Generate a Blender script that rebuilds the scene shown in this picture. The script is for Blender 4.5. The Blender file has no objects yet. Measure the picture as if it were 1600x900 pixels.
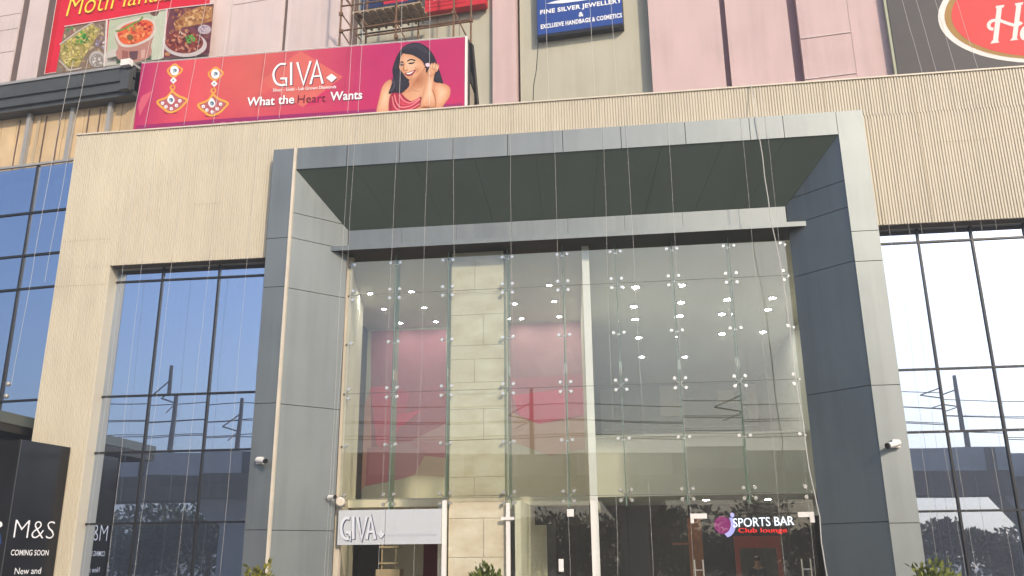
import bpy, bmesh, math, random
from mathutils import Vector, Matrix
from mathutils.geometry import tessellate_polygon
random.seed(7)
R = math.radians
S = bpy.context.scene
COL = S.collection

# ------------------------------------------------------------------ camera, sky, sun, exposure
F_PX, YAW, PITCH, ROLL, CAM_Z = 1380.4, R(-7.216), R(17.079), R(-0.541), 1.7
cy_, sy_, cp_, sp_ = math.cos(YAW), math.sin(YAW), math.cos(PITCH), math.sin(PITCH)
FWD = Vector((sy_*cp_, cy_*cp_, sp_))
RGT = Vector((cy_, -sy_, 0))
UPV = RGT.cross(FWD)
cr_, sr_ = math.cos(ROLL), math.sin(ROLL)
CR, CU = RGT*cr_ + UPV*sr_, UPV*cr_ - RGT*sr_
cam = bpy.data.cameras.new('camera')
camo = bpy.data.objects.new('camera', cam)
COL.objects.link(camo)
camo.matrix_world = Matrix(((CR.x, CU.x, -FWD.x, 0), (CR.y, CU.y, -FWD.y, 0), (CR.z, CU.z, -FWD.z, CAM_Z), (0, 0, 0, 1)))
cam.sensor_width = 36
cam.lens = 36*F_PX/1600
cam.clip_start, cam.clip_end = 0.05, 3000
S.camera = camo

SUN_AZ, SUN_EL = 33.0, 28.0          # azimuth to the right of the way out of the facade (-Y), elevation
sd = Vector((math.sin(R(SUN_AZ))*math.cos(R(SUN_EL)), -math.cos(R(SUN_AZ))*math.cos(R(SUN_EL)), math.sin(R(SUN_EL))))
w = bpy.data.worlds.new('World'); S.world = w; w.use_nodes = True
wn = w.node_tree; bg = wn.nodes['Background']
sky = wn.nodes.new('ShaderNodeTexSky'); sky.sky_type = 'NISHITA'; sky.sun_disc = False
sky.sun_elevation = R(SUN_EL); sky.sun_rotation = math.atan2(sd.x, sd.y)
sky.air_density, sky.dust_density, sky.ozone_density, sky.altitude = 1.0, 2.4, 3.6, 200
wn.links.new(sky.outputs[0], bg.inputs[0]); bg.inputs[1].default_value = 0.15
sun = bpy.data.lights.new('sun', 'SUN'); sun.energy = 2.6; sun.angle = R(2.5); sun.color = (1.0, 0.82, 0.61)
suno = bpy.data.objects.new('sun', sun); COL.objects.link(suno)
suno.rotation_euler = sd.to_track_quat('Z', 'Y').to_euler(); suno.location = sd*60
S.view_settings.view_transform = 'Standard'; S.view_settings.look = 'None'
S.view_settings.exposure = 0.58; S.view_settings.gamma = 1; S.view_settings.use_curve_mapping = False
S.render.engine = 'CYCLES'
S.cycles.max_bounces = 10; S.cycles.transparent_max_bounces = 16; S.cycles.glossy_bounces = 5
S.cycles.sample_clamp_indirect = 6
S.render.resolution_x, S.render.resolution_y = 1024, 576

# ------------------------------------------------------------------ helpers
def ray(x, y):                       # direction seen at a pixel of the 1600x900 photo (used only to measure positions on known planes)
    return CR*((x-800)/F_PX) - CU*((y-450)/F_PX) + FWD
CAMP = Vector((0, 0, CAM_Z))
def at(x, y, Y):                     # point on the vertical plane Y = const
    d = ray(x, y); return CAMP + d*(Y/d.y)
def at_x(x, y, X):
    d = ray(x, y); return CAMP + d*(X/d.x)
def at_z(x, y, Z):
    d = ray(x, y); return CAMP + d*((Z-CAM_Z)/d.z)

class Fr:                            # a vertical plane frame: u along the wall, v up, w out towards the viewer
    def __init__(s, o, ex, en):
        s.o, s.ex, s.en, s.ez = Vector(o), Vector(ex).normalized(), Vector(en).normalized(), Vector((0, 0, 1))
    def __call__(s, u, v, w=0.0): return s.o + s.ex*u + s.ez*v + s.en*w
    def px(s, x, y, w=0.0):
        d = ray(x, y); o = s.o + s.en*w
        p = CAMP + d*((o-CAMP).dot(s.en)/d.dot(s.en)) - s.o
        return (p.dot(s.ex), p.z)
WORLD = Fr((0, 0, 0), (1, 0, 0), (0, -1, 0))
A6 = R(6.1)
PK = Fr((0, 22, 0), (math.cos(A6), -math.sin(A6), 0), (-math.sin(A6), -math.cos(A6), 0))          # pink upper building
WG = Fr((-13.16, 19.4, 0), (math.cos(A6), -math.sin(A6), 0), (-math.sin(A6), -math.cos(A6), 0))   # blue glass wing
BB = Fr((0, 18.85, 0), (1, 0, 0), (0, -1, 0))       # billboard face
GL = Fr((0, 19.15, 0), (1, 0, 0), (0, -1, 0))       # entrance glass
HD = Fr((-12.16, 18.26, 0), (math.sin(R(7)), math.cos(R(7)), 0), (math.cos(R(7)), -math.sin(R(7)), 0))       # black hoarding, seen from its right

INV = {}
def put(o): COL.objects.link(o); return o
def thing(name, label, cat, loc=(0, 0, 0), rotz=0.0, group=None):
    o = put(bpy.data.objects.new(name, None)); o.empty_display_size = 0.2
    o.location = loc; o.rotation_euler = (0, 0, rotz)
    INV[o.name] = (Matrix.Translation(Vector(loc)) @ Matrix.Rotation(rotz, 4, 'Z')).inverted()
    return tag(o, label, cat, group)
def tag(o, label, cat, group=None):
    o['label'] = label; o['category'] = cat
    if group: o['group'] = group
    return o
def struct(o): o['kind'] = 'structure'; return o

class MB:
    """collects geometry in world coordinates, then links it as ONE mesh object"""
    def __init__(s): s.v, s.f, s.c, s.m = [], [], [], []
    def add(s, vs, fs, col=None, mi=0):
        b = len(s.v); s.v += [Vector(p) for p in vs]
        for f in fs:
            s.f.append([b+i for i in f]); s.c.append(col); s.m.append(mi)
        return s
    def hexa(s, b, t, mi=0):         # two quads with the same order
        s.add(list(b)+list(t), [(3, 2, 1, 0), (4, 5, 6, 7)]+[(i, (i+1) % 4, 4+(i+1) % 4, 4+i) for i in range(4)], None, mi); return s
    def box(s, x0, x1, y0, y1, z0, z1, fr=None, mi=0):
        """without a frame: world x, y, z. With a frame: u, w, v"""
        if fr is None:
            g = lambda x, y, z: Vector((x, y, z))
        else:
            g = lambda x, y, z: fr(x, z, y)
        return s.hexa([g(x0, y0, z0), g(x1, y0, z0), g(x1, y1, z0), g(x0, y1, z0)], [g(x0, y0, z1), g(x1, y0, z1), g(x1, y1, z1), g(x0, y1, z1)], mi)
    def slab(s, quad, t):            # a quad given thickness t (vector)
        q = [Vector(p) for p in quad]; return s.hexa(q, [p+Vector(t) for p in q])
    def prism(s, poly, t):
        q = [Vector(p) for p in poly]; n = len(q); b = [p+Vector(t) for p in q]
        tri = tessellate_polygon([q])
        fs = [tuple(x) for x in tri]+[tuple(i+n for i in reversed(x)) for x in tri]+[(i, (i+1) % n, n+(i+1) % n, n+i) for i in range(n)]
        return s.add(q+b, fs)
    def tube(s, pts, r, n=6, r2=None):
        pts = [Vector(p) for p in pts]; vs = []; fs = []
        for i, p in enumerate(pts):
            d = (pts[min(i+1, len(pts)-1)]-pts[max(i-1, 0)]).normalized()
            a = d.cross(Vector((0.31, 0.2, 0.93)) if abs(d.z) < 0.9 else Vector((1, 0.1, 0))).normalized(); b = d.cross(a)
            rr = r if r2 is None else r+(r2-r)*i/(len(pts)-1)
            vs += [p+(a*math.cos(2*math.pi*k/n)+b*math.sin(2*math.pi*k/n))*rr for k in range(n)]
        for i in range(len(pts)-1):
            fs += [(i*n+k, i*n+(k+1) % n, (i+1)*n+(k+1) % n, (i+1)*n+k) for k in range(n)]
        fs += [tuple(reversed(range(n))), tuple(range((len(pts)-1)*n, len(pts)*n))]
        return s.add(vs, fs)
    def cyl(s, a, b, r, n=14, r2=None): return s.tube([a, b], r, n, r2)
    def ball(s, c, r, n=8, m=5, sc=(1, 1, 1)):
        c = Vector(c); vs = [c+Vector((0, 0, r*sc[2]))]; fs = []
        for j in range(1, m):
            for k in range(n):
                t, p = math.pi*j/m, 2*math.pi*k/n
                vs.append(c+Vector((r*sc[0]*math.sin(t)*math.cos(p), r*sc[1]*math.sin(t)*math.sin(p), r*sc[2]*math.cos(t))))
        vs.append(c-Vector((0, 0, r*sc[2]))); L = len(vs)-1
        for k in range(n):
            fs.append((0, 1+k, 1+(k+1) % n)); fs.append((L, 1+(m-2)*n+(k+1) % n, 1+(m-2)*n+k))
            for j in range(m-2): fs.append((1+j*n+k, 1+(j+1)*n+k, 1+(j+1)*n+(k+1) % n, 1+j*n+(k+1) % n))
        return s.add(vs, fs)
    def flat(s, fr, poly, w, col=None):    # a flat printed shape on a frame
        q = [fr(u, v, w) for u, v in poly]
        tri = tessellate_polygon([q])
        fs = []
        for t in tri:
            n = (q[t[1]]-q[t[0]]).cross(q[t[2]]-q[t[0]])
            fs.append(tuple(t) if n.dot(fr.en) > 0 else tuple(reversed(t)))
        return s.add(q, fs, col)
    def build(s, name, mat, parent=None, smooth=False, root=None):
        me = bpy.data.meshes.new(name)
        r = parent
        while r is not None and r.parent is not None: r = r.parent
        inv = INV.get(r.name) if r is not None else None
        vs = [inv @ p for p in s.v] if inv is not None else s.v
        me.from_pydata([tuple(p) for p in vs], [], s.f)
        mats = mat if isinstance(mat, (list, tuple)) else [mat]
        for m in mats: me.materials.append(m)
        if any(c is not None for c in s.c):
            ca = me.color_attributes.new('ink', 'FLOAT_COLOR', 'CORNER'); k = 0
            for fi, f in enumerate(s.f):
                c = s.c[fi] or (0.5, 0.5, 0.5)
                for j in range(len(f)):
                    cc = c[j] if isinstance(c[0], (tuple, list)) else c
                    ca.data[k].color = (cc[0], cc[1], cc[2], 1); k += 1
        if len(mats) > 1: me.polygons.foreach_set('material_index', s.m)
        if smooth: me.polygons.foreach_set('use_smooth', [True]*len(me.polygons))
        me.update()
        o = put(bpy.data.objects.new(name, me))
        if parent is not None: o.parent = parent
        return o

def lin(h):
    h = h.lstrip('#'); c = [int(h[i:i+2], 16)/255 for i in (0, 2, 4)]
    return tuple(x/12.92 if x <= 0.04045 else ((x+0.055)/1.055)**2.4 for x in c)
def ink(h, k=0.72): return tuple(x*k for x in lin(h))

def mat(name, col, rough=0.6, metal=0.0, var=0.0, scale=3.0, stretch=(1, 1, 1), bump=0.0, bscale=40, spec=0.5, streak=None, dirt=None):
    m = bpy.data.materials.new(name); m.use_nodes = True; nt = m.node_tree; N = nt.nodes; L = nt.links
    b = N['Principled BSDF']; b.inputs['Roughness'].default_value = rough; b.inputs['Metallic'].default_value = metal
    b.inputs['Specular IOR Level'].default_value = spec
    b.inputs['Base Color'].default_value = (*col, 1)
    if var or bump or streak:
        tc = N.new('ShaderNodeNewGeometry'); mp = N.new('ShaderNodeMapping'); mp.inputs['Scale'].default_value = stretch
        L.new(tc.outputs['Position'], mp.inputs[0])
    if var:
        no = N.new('ShaderNodeTexNoise'); no.inputs['Scale'].default_value = scale; no.inputs['Detail'].default_value = 7; no.inputs['Roughness'].default_value = 0.62
        L.new(mp.outputs[0], no.inputs['Vector'])
        rp = N.new('ShaderNodeValToRGB'); rp.color_ramp.elements[0].position = 0.28; rp.color_ramp.elements[1].position = 0.75
        d = dirt or tuple(c*(1-var*1.6) for c in col)
        rp.color_ramp.elements[0].color = (*d, 1); rp.color_ramp.elements[1].color = (*[min(1, c*(1+var)) for c in col], 1)
        L.new(no.outputs[0], rp.inputs[0]); L.new(rp.outputs[0], b.inputs['Base Color'])
        mr = N.new('ShaderNodeMapRange'); mr.inputs[3].default_value = max(0.02, rough-0.08); mr.inputs[4].default_value = min(1, rough+0.08)
        L.new(no.outputs[0], mr.inputs[0]); L.new(mr.outputs[0], b.inputs['Roughness'])
    if streak:
        m2 = N.new('ShaderNodeMapping'); m2.inputs['Scale'].default_value = (2.6, 2.6, 0.10); L.new(tc.outputs['Position'], m2.inputs[0])
        n3 = N.new('ShaderNodeTexNoise'); n3.inputs['Scale'].default_value = 1.6; n3.inputs['Detail'].default_value = 8; n3.inputs['Roughness'].default_value = 0.7; L.new(m2.outputs[0], n3.inputs['Vector'])
        n4 = N.new('ShaderNodeTexNoise'); n4.inputs['Scale'].default_value = 0.55; n4.inputs['Detail'].default_value = 5; L.new(tc.outputs['Position'], n4.inputs['Vector'])
        mu = N.new('ShaderNodeMath'); mu.operation = 'MULTIPLY'; L.new(n3.outputs[0], mu.inputs[0]); L.new(n4.outputs[0], mu.inputs[1])
        m3 = N.new('ShaderNodeMapRange'); m3.inputs[1].default_value = 0.22; m3.inputs[2].default_value = 0.42; m3.inputs[3].default_value = 1.0; m3.inputs[4].default_value = 1-streak; L.new(mu.outputs[0], m3.inputs[0])
        vs = N.new('ShaderNodeVectorMath'); vs.operation = 'SCALE'; L.new(m3.outputs[0], vs.inputs['Scale'])
        if var: L.new(rp.outputs[0], vs.inputs[0])
        else: vs.inputs[0].default_value = col
        L.new(vs.outputs[0], b.inputs['Base Color'])
    if bump:
        n2 = N.new('ShaderNodeTexNoise'); n2.inputs['Scale'].default_value = bscale; n2.inputs['Detail'].default_value = 4
        L.new(mp.outputs[0], n2.inputs['Vector'])
        bp = N.new('ShaderNodeBump'); bp.inputs['Strength'].default_value = bump; bp.inputs['Distance'].default_value = 0.02
        L.new(n2.outputs[0], bp.inputs['Height']); L.new(bp.outputs[0], b.inputs['Normal'])
    return m
def ink_mat(name, rough=0.5):
    m = bpy.data.materials.new(name); m.use_nodes = True; nt = m.node_tree
    b = nt.nodes['Principled BSDF']; b.inputs['Roughness'].default_value = rough; b.inputs['Specular IOR Level'].default_value = 0.25
    a = nt.nodes.new('ShaderNodeAttribute'); a.attribute_name = 'ink'
    no = nt.nodes.new('ShaderNodeTexNoise'); no.inputs['Scale'].default_value = 2.2; no.inputs['Detail'].default_value = 6
    g = nt.nodes.new('ShaderNodeNewGeometry'); nt.links.new(g.outputs['Position'], no.inputs['Vector'])
    mr = nt.nodes.new('ShaderNodeMapRange'); mr.inputs[3].default_value = 0.86; mr.inputs[4].default_value = 1.1
    nt.links.new(no.outputs[0], mr.inputs[0])
    mx = nt.nodes.new('ShaderNodeVectorMath'); mx.operation = 'SCALE'
    nt.links.new(a.outputs['Color'], mx.inputs[0]); nt.links.new(mr.outputs[0], mx.inputs['Scale'])
    nt.links.new(mx.outputs[0], b.inputs['Base Color'])
    return m
def emit(name, col, s):
    m = bpy.data.materials.new(name); m.use_nodes = True; nt = m.node_tree; b = nt.nodes['Principled BSDF']
    b.inputs['Base Color'].default_value = (*col, 1); b.inputs['Emission Color'].default_value = (*col, 1); b.inputs['Emission Strength'].default_value = s
    return m
def glass(name, tint, refl, f0, f90, bump=0.0, bscale=0.5):
    """flat architectural glass: tinted see-through plus a mirror coat that grows at grazing angles"""
    m = bpy.data.materials.new(name); m.use_nodes = True; nt = m.node_tree; N = nt.nodes; L = nt.links
    N.remove(N['Principled BSDF'])
    t = N.new('ShaderNodeBsdfTransparent'); t.inputs[0].default_value = (*tint, 1)
    g = N.new('ShaderNodeBsdfGlossy'); g.inputs['Roughness'].default_value = 0.0; g.inputs['Color'].default_value = (*refl, 1)
    lw = N.new('ShaderNodeLayerWeight'); lw.inputs[0].default_value = 0.5
    pw = N.new('ShaderNodeMath'); pw.operation = 'POWER'; pw.inputs[1].default_value = 4.0; L.new(lw.outputs['Facing'], pw.inputs[0])
    mr = N.new('ShaderNodeMapRange'); mr.inputs[3].default_value = f0; mr.inputs[4].default_value = f90
    L.new(pw.outputs[0], mr.inputs[0])
    mx = N.new('ShaderNodeMixShader'); L.new(mr.outputs[0], mx.inputs[0]); L.new(t.outputs[0], mx.inputs[1]); L.new(g.outputs[0], mx.inputs[2])
    if bump:
        ge = N.new('ShaderNodeNewGeometry'); no = N.new('ShaderNodeTexNoise'); no.inputs['Scale'].default_value = bscale; no.inputs['Detail'].default_value = 1
        L.new(ge.outputs['Position'], no.inputs['Vector'])
        bm_ = N.new('ShaderNodeBump'); bm_.inputs['Strength'].default_value = bump; bm_.inputs['Distance'].default_value = 0.02
        L.new(no.outputs[0], bm_.inputs['Height']); L.new(bm_.outputs[0], g.inputs['Normal']); L.new(bm_.outputs[0], lw.inputs['Normal'])
    L.new(mx.outputs[0], N['Material Output'].inputs[0])
    return m

_tx = {}
def text_geo(body, shear=0.0, bold=0.0, sp=1.0):
    k = (body, shear, bold, sp)
    if k not in _tx:
        cu = bpy.data.curves.new('lettering', 'FONT'); cu.body = body; cu.shear = shear; cu.offset = bold; cu.space_character = sp; cu.resolution_u = 3
        o = put(bpy.data.objects.new('lettering', cu)); dg = bpy.context.evaluated_depsgraph_get()
        me = bpy.data.meshes.new_from_object(o.evaluated_get(dg))
        vs = [(v.co.x, v.co.y) for v in me.vertices]; fs = [tuple(p.vertices) for p in me.polygons]
        bpy.data.objects.remove(o); bpy.data.curves.remove(cu); bpy.data.meshes.remove(me)
        _tx[k] = (vs, fs)
    return _tx[k]
def text(mb, fr, body, u0, u1, v0, v1, w, col=None, slope=0.0, depth=0.0, **kw):
    """flat or raised lettering fitted to the box u0..u1, v0..v1 of a frame"""
    vs, fs = text_geo(body, **kw)
    xs = [p[0] for p in vs]; ys = [p[1] for p in vs]; x0, x1, y0, y1 = min(xs), max(xs), min(ys), max(ys)
    def g(p, ww):
        t = (p[0]-x0)/(x1-x0); return fr(u0+(u1-u0)*t, v0+(v1-v0)*(p[1]-y0)/(y1-y0)+slope*t, ww)
    q = [g(p, w) for p in vs]; n = len(q)
    nrm = lambda f: (q[f[1]]-q[f[0]]).cross(q[f[2]]-q[f[0]]).dot(fr.en) > 0
    ff = [f if nrm(f) else tuple(reversed(f)) for f in fs]
    if depth:
        mb.add([g(p, w-depth) for p in vs], [tuple(reversed(f)) for f in ff], col)
        ed = {}
        for f in ff:
            for i in range(len(f)):
                a, b = f[i], f[(i+1) % len(f)]; ed[(a, b)] = 1
        rim = [(a, b) for (a, b) in ed if (b, a) not in ed]
        mb.add(q+[g(p, w-depth) for p in vs], [(b, a, a+n, b+n) for a, b in rim], col)
    mb.add(q, ff, col)
def stroke(mb, fr, pts, wd, w, col=None):
    """pen stroke of constant width along a polyline"""
    P = [Vector((p[0], p[1])) for p in pts]; Lf, Rt = [], []
    for i, p in enumerate(P):
        d0 = (p-P[i-1]).normalized() if i else (P[1]-P[0]).normalized()
        d1 = (P[i+1]-p).normalized() if i < len(P)-1 else d0
        n0, n1 = Vector((-d0.y, d0.x)), Vector((-d1.y, d1.x)); n = (n0+n1)
        n = n.normalized() if n.length > 1e-4 else n0
        k = 1/max(0.45, n.dot(n0)); Lf.append(p+n*wd/2*k); Rt.append(p-n*wd/2*k)
    for i in range(len(P)-1): mb.flat(fr, [tuple(Rt[i]), tuple(Rt[i+1]), tuple(Lf[i+1]), tuple(Lf[i])], w, col)
def smooth(pts, n=5, closed=True):
    out = []; m = len(pts)
    rng = range(m) if closed else range(m-1)
    for i in rng:
        p0, p1, p2, p3 = (pts[(i-1) % m], pts[i], pts[(i+1) % m], pts[(i+2) % m]) if closed else (pts[max(0, i-1)], pts[i], pts[i+1], pts[min(m-1, i+2)])
        for k in range(n):
            t = k/n
            out.append(tuple(0.5*(2*p1[j]+(p2[j]-p0[j])*t+(2*p0[j]-5*p1[j]+4*p2[j]-p3[j])*t*t+(3*p1[j]-p0[j]-3*p2[j]+p3[j])*t**3) for j in (0, 1)))
    if not closed: out.append(tuple(pts[-1]))
    return out
def ell(c, a, b, n=24, rot=0.0, t0=0, t1=2*math.pi):
    return [(c[0]+a*math.cos(t)*math.cos(rot)-b*math.sin(t)*math.sin(rot), c[1]+a*math.cos(t)*math.sin(rot)+b*math.sin(t)*math.cos(rot)) for t in [t0+(t1-t0)*i/n for i in range(n)]]

# ------------------------------------------------------------------ materials
M = {}
M['cream'] = mat('cream_ribbed_metal', (0.585, 0.535, 0.42), 0.55, 0, 0.05, 0.8, (1, 1, 0.25), dirt=(0.54, 0.49, 0.38), streak=0.10)
M['cream_trim'] = mat('cream_trim', (0.65, 0.58, 0.47), 0.5, 0, 0.08, 2)
M['acp'] = mat('grey_composite_panel', (0.252, 0.277, 0.277), 0.54, 0.90, 0.05, 0.9, (1, 1, 0.5), bump=0.35, bscale=1.1, spec=0.4, streak=0.16)
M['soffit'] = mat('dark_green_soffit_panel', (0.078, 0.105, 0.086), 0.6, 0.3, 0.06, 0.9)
M['acp_dark'] = mat('panel_joint', (0.03, 0.03, 0.03), 0.8)
M['canopy_dark'] = mat('canopy_underside', (0.02, 0.02, 0.018), 0.7)
M['frame'] = mat('dark_window_frame', (0.025, 0.027, 0.03), 0.4, 0.3)
M['mirror'] = glass('blue_reflective_glass', (0.20, 0.22, 0.24), (0.60, 0.70, 0.88), 0.80, 1.0, 0.11, 0.5)
M['clear'] = glass('clear_glass', (0.90, 0.94, 0.90), (1, 0.97, 0.88), 0.15, 0.9, 0.03, 0.4)
M['fin'] = glass('green_glass_fin', (0.60, 0.72, 0.66), (0.9, 1, 0.95), 0.16, 0.9)
M['fin_edge'] = mat('fin_edge', (0.22, 0.34, 0.30), 0.2)
M['steel'] = mat('polished_steel', (0.80, 0.76, 0.68), 0.22, 0.85)
M['white'] = mat('white_paint', (0.80, 0.78, 0.74), 0.5, 0, 0.04, 3)
M['stone'] = mat('travertine_stone', (0.58, 0.56, 0.44), 0.6, 0, 0.16, 1.4, (1, 1, 1.8), 0.25, 30, dirt=(0.46, 0.38, 0.24))
M['int_wall'] = mat('interior_cream_wall', (0.72, 0.68, 0.56), 0.8, 0, 0.04, 1)
M['int_grey'] = mat('interior_grey_wall', (0.42, 0.43, 0.38), 0.8, 0, 0.08, 1)
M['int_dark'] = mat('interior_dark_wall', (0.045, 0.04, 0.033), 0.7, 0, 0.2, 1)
M['ceil'] = mat('interior_ceiling', (0.66, 0.66, 0.58), 0.9, 0, 0.03, 1)
M['tan'] = mat('interior_tan_column', (0.45, 0.36, 0.24), 0.7, 0, 0.08, 1)
M['floor'] = mat('stone_floor', (0.60, 0.57, 0.50), 0.3, 0, 0.1, 2)
M['ink'] = ink_mat('printed_ink')
M['lamp'] = emit('lamp_glow', (1.0, 0.96, 0.84), 190)
M['black'] = mat('black_board', (0.012, 0.012, 0.013), 0.35, 0, 0.2, 2)
M['black_steel'] = mat('black_steel', (0.02, 0.02, 0.022), 0.5, 0.4)
M['rust'] = mat('rusty_steel_pipe', (0.20, 0.11, 0.06), 0.8, 0.2, 0.3, 6)
M['pinkl'] = mat('pale_pink_plaster', (0.62, 0.52, 0.50), 0.85, 0, 0.06, 0.7, (1, 1, 0.4), 0.1, 18, streak=0.16)
M['pink'] = mat('pink_plaster', (0.59, 0.44, 0.43), 0.85, 0, 0.06, 0.7, (1, 1, 0.4), 0.1, 18, streak=0.16)
M['green'] = mat('sage_plaster', (0.47, 0.455, 0.36), 0.85, 0, 0.06, 0.7, (1, 1, 0.4), 0.1, 18, streak=0.16)
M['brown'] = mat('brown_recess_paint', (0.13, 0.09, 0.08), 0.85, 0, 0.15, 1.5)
M['mauve'] = mat('mauve_recess_paint', (0.30, 0.22, 0.25), 0.85, 0, 0.1, 1.5)  # shade of the slots between the pink panels, put into the colour
M['string'] = mat('clear_cable', (0.55, 0.54, 0.50), 0.4)
M['card'] = mat('cardboard_sheet', (0.62, 0.46, 0.27), 0.8, 0, 0.16, 1.2, (1, 1, 0.6))
M['beam'] = mat('dark_grey_beam', (0.10, 0.105, 0.10), 0.5, 0.4, 0.1, 2)
M['zinc'] = mat('grey_zinc_coping', (0.40, 0.39, 0.37), 0.5, 0.3, 0.1, 3)
M['concrete'] = mat('concrete', (0.30, 0.29, 0.26), 0.85, 0, 0.12, 0.7, (1, 1, 1), 0.2, 10)
M['pale_concrete'] = mat('pale_concrete', (0.66, 0.62, 0.54), 0.85, 0, 0.1, 0.5)
M['mast'] = mat('galvanised_mast', (0.16, 0.155, 0.15), 0.6, 0.3, 0.1, 2)
M['bark'] = mat('bark', (0.10, 0.07, 0.045), 0.9, 0, 0.2, 8)
M['leaf'] = mat('dark_leaf', (0.055, 0.085, 0.03), 0.6, 0, 0.3, 1.2)
M['leaf_young'] = mat('yellow_green_leaf', (0.20, 0.22, 0.03), 0.5, 0, 0.35, 9, dirt=(0.06, 0.09, 0.015))

# ------------------------------------------------------------------ setting: ground, road
g = MB(); g.box(-300, 300, -300, 300, -1.2, 0.0); struct(g.build('ground', mat('paving', (0.20, 0.19, 0.165), 0.8, 0, 0.12, 0.6, (1, 1, 1), 0.2, 8)))
g = MB(); g.box(-299, 299, -34, -8, 0.004, 0.008); struct(g.build('road', mat('asphalt', (0.05, 0.05, 0.052), 0.85, 0, 0.15, 1.5, (1, 1, 1), 0.3, 30)))
mk = mat('road_paint', (0.7, 0.7, 0.66), 0.7)
g = MB()
for k in range(-25, 26): g.box(k*6.0, k*6.0+3, -12.2, -12.05, 0.012, 0.016)
struct(g.build('lane_marking', mk))
g = MB(); g.box(-299, 299, -8, -7.7, 0.0, 0.14); struct(g.build('kerb', M['concrete']))

# ------------------------------------------------------------------ entrance building
EB = thing('entrance_building', 'mall entrance block in cream ribbed cladding with a grey portal round a tall glass front', 'building', (-2, 18.3, 0))
XL, XR, ZT = -13.16, 14.0, 11.85
def ribs(mb, x0, x1, z0, z1, y=18.3, p=0.062):
    n = int(round((x1-x0)/p)); p = (x1-x0)/n; prof = []
    for i in range(n):
        a = x0+i*p; j = random.uniform(-0.002, 0.002)
        prof += [(a, y+0.022), (a+0.16*p, y+j), (a+0.72*p, y+j), (a+0.86*p, y+0.022)]
    prof.append((x1, y+0.022)); b = []
    for q in prof: b += [(q[0], q[1], z0), (q[0], q[1], z1)]
    mb.add(b, [(2*i, 2*i+2, 2*i+3, 2*i+1) for i in range(len(prof)-1)])
WL0, WL1, WZ = -11.82, -7.86, 8.38
WR0, WR1 = 5.42, 12.2
c = MB()
ribs(c, XL, WL0, 0, WZ); ribs(c, XL, XR, 10.95, ZT); ribs(c, XL, -7.88, WZ, 10.95); ribs(c, 5.40, XR, WZ, 10.95); ribs(c, WR1, XR, 0, WZ)
c.box(XL+0.01, WL0-0.003, 18.332, 19.0, 0, WZ-0.003); c.box(XL+0.01, XR-0.01, 18.332, 19.0, 10.955, ZT-0.005); c.box(XL+0.01, -7.885, 18.332, 19.0, WZ, 10.95); c.box(5.405, XR-0.01, 18.332, 19.0, WZ, 10.95)
c.box(WR1+0.003, XR-0.01, 18.332, 19.0, 0, WZ-0.003)
c.build('cladding', M['cream'], EB)
c = MB(); c.box(XL+0.005, WL0-0.01, 18.2965, 18.2995, 7.92, 7.928); c.box(6.6, 6.612, 18.2965, 18.2995, WZ+0.01, ZT-0.01); c.box(-2.30, -2.29, 18.2965, 18.2995, 10.96, ZT-0.01); c.box(4.72, 4.73, 18.2965, 18.2995, 10.96, ZT-0.01)
for x0, x1, z in ((-13.1, -11.9, 9.05), (-9.9, -9.2, 9.8), (6.9, 8.1, 10.2)): c.box(x0, x1, 18.2965, 18.2995, z, z+0.006)
c.build('cladding_seam', M['tan'], EB)
c = MB(); c.box(XL-0.01, XR+0.01, 18.27, 18.62, ZT, ZT+0.035); c.build('coping', M['cream_trim'], EB)
c = MB(); c.box(XL+0.02, XR-0.02, 19.003, 40, 11.0, 11.25); c.build('roof', M['concrete'], EB)
c = MB(); c.box(XL+0.02, XL+0.3, 19.003, 40, 0, 10.99); c.box(XR-0.3, XR-0.02, 19.003, 40, 0, 10.99); c.box(XL+0.31, XR-0.31, 39.7, 40, 0, 10.99)
c.build('outer_wall', M['concrete'], EB)
# window soffit strips and reveals (dark flashing)
bf = mat('brown_flashing', (0.10, 0.07, 0.05), 0.6)
for a, b in ((WL0+0.003, WL1), (WR0+0.003, WR1-0.003)): MB().box(a, b, 18.35, 18.58, WZ-0.012, WZ-0.004).build('flashing', bf, EB)
# tinted curtain windows
ROWS = [0.02, 2.53, 4.08, 5.36, 8.12, WZ+0.3]
def curtain(xs, zs, fr, w0=0.0, fw=0.042, name='curtain_window', parent=EB, tilt=0.16):
    f = MB()
    for x in xs: f.box(x-fw/2, x+fw/2, -0.09+w0, 0.035+w0, zs[0], zs[-1], fr)
    for z in zs[1:-1]: f.box(xs[0], xs[-1], -0.08+w0, 0.030+w0, z-fw/2, z+fw/2, fr)
    fo = f.build(name, M['frame'], parent)
    for i in range(len(xs)-1):
        for j in range(len(zs)-1):
            a, b, c0, c1 = xs[i]+fw/2+0.002, xs[i+1]-fw/2-0.002, zs[j]+fw/2+0.002, zs[j+1]-fw/2-0.002
            if b-a < 0.05: continue
            t1, t2 = R(random.gauss(0, tilt)), R(random.gauss(0, tilt))
            hw, hh = (b-a)/2*math.tan(t1), (c1-c0)/2*math.tan(t2)
            q = [fr(a, c0, w0-0.01-hw-hh), fr(b, c0, w0-0.01+hw-hh), fr(b, c1, w0-0.01+hw+hh), fr(a, c1, w0-0.01-hw+hh)]
            MB().add(q, [(0, 1, 2, 3)]).build('pane', M['mirror'], fo)
    return fo
WF = Fr((0, 18.66, 0), (1, 0, 0), (0, -1, 0)); KX = 18.66/18.8
ROWS = [0.02]+[CAM_Z+(z-CAM_Z)*KX for z in ROWS[1:-1]]+[ROWS[-1]]
curtain([-11.9]+[x*KX for x in (-10.75, -9.34, -7.87)], ROWS, WF)
curtain([x*KX for x in (5.40, 6.41, 7.50, 8.57, 9.64, 10.71, 11.78, 12.35)], ROWS, WF)
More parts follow.
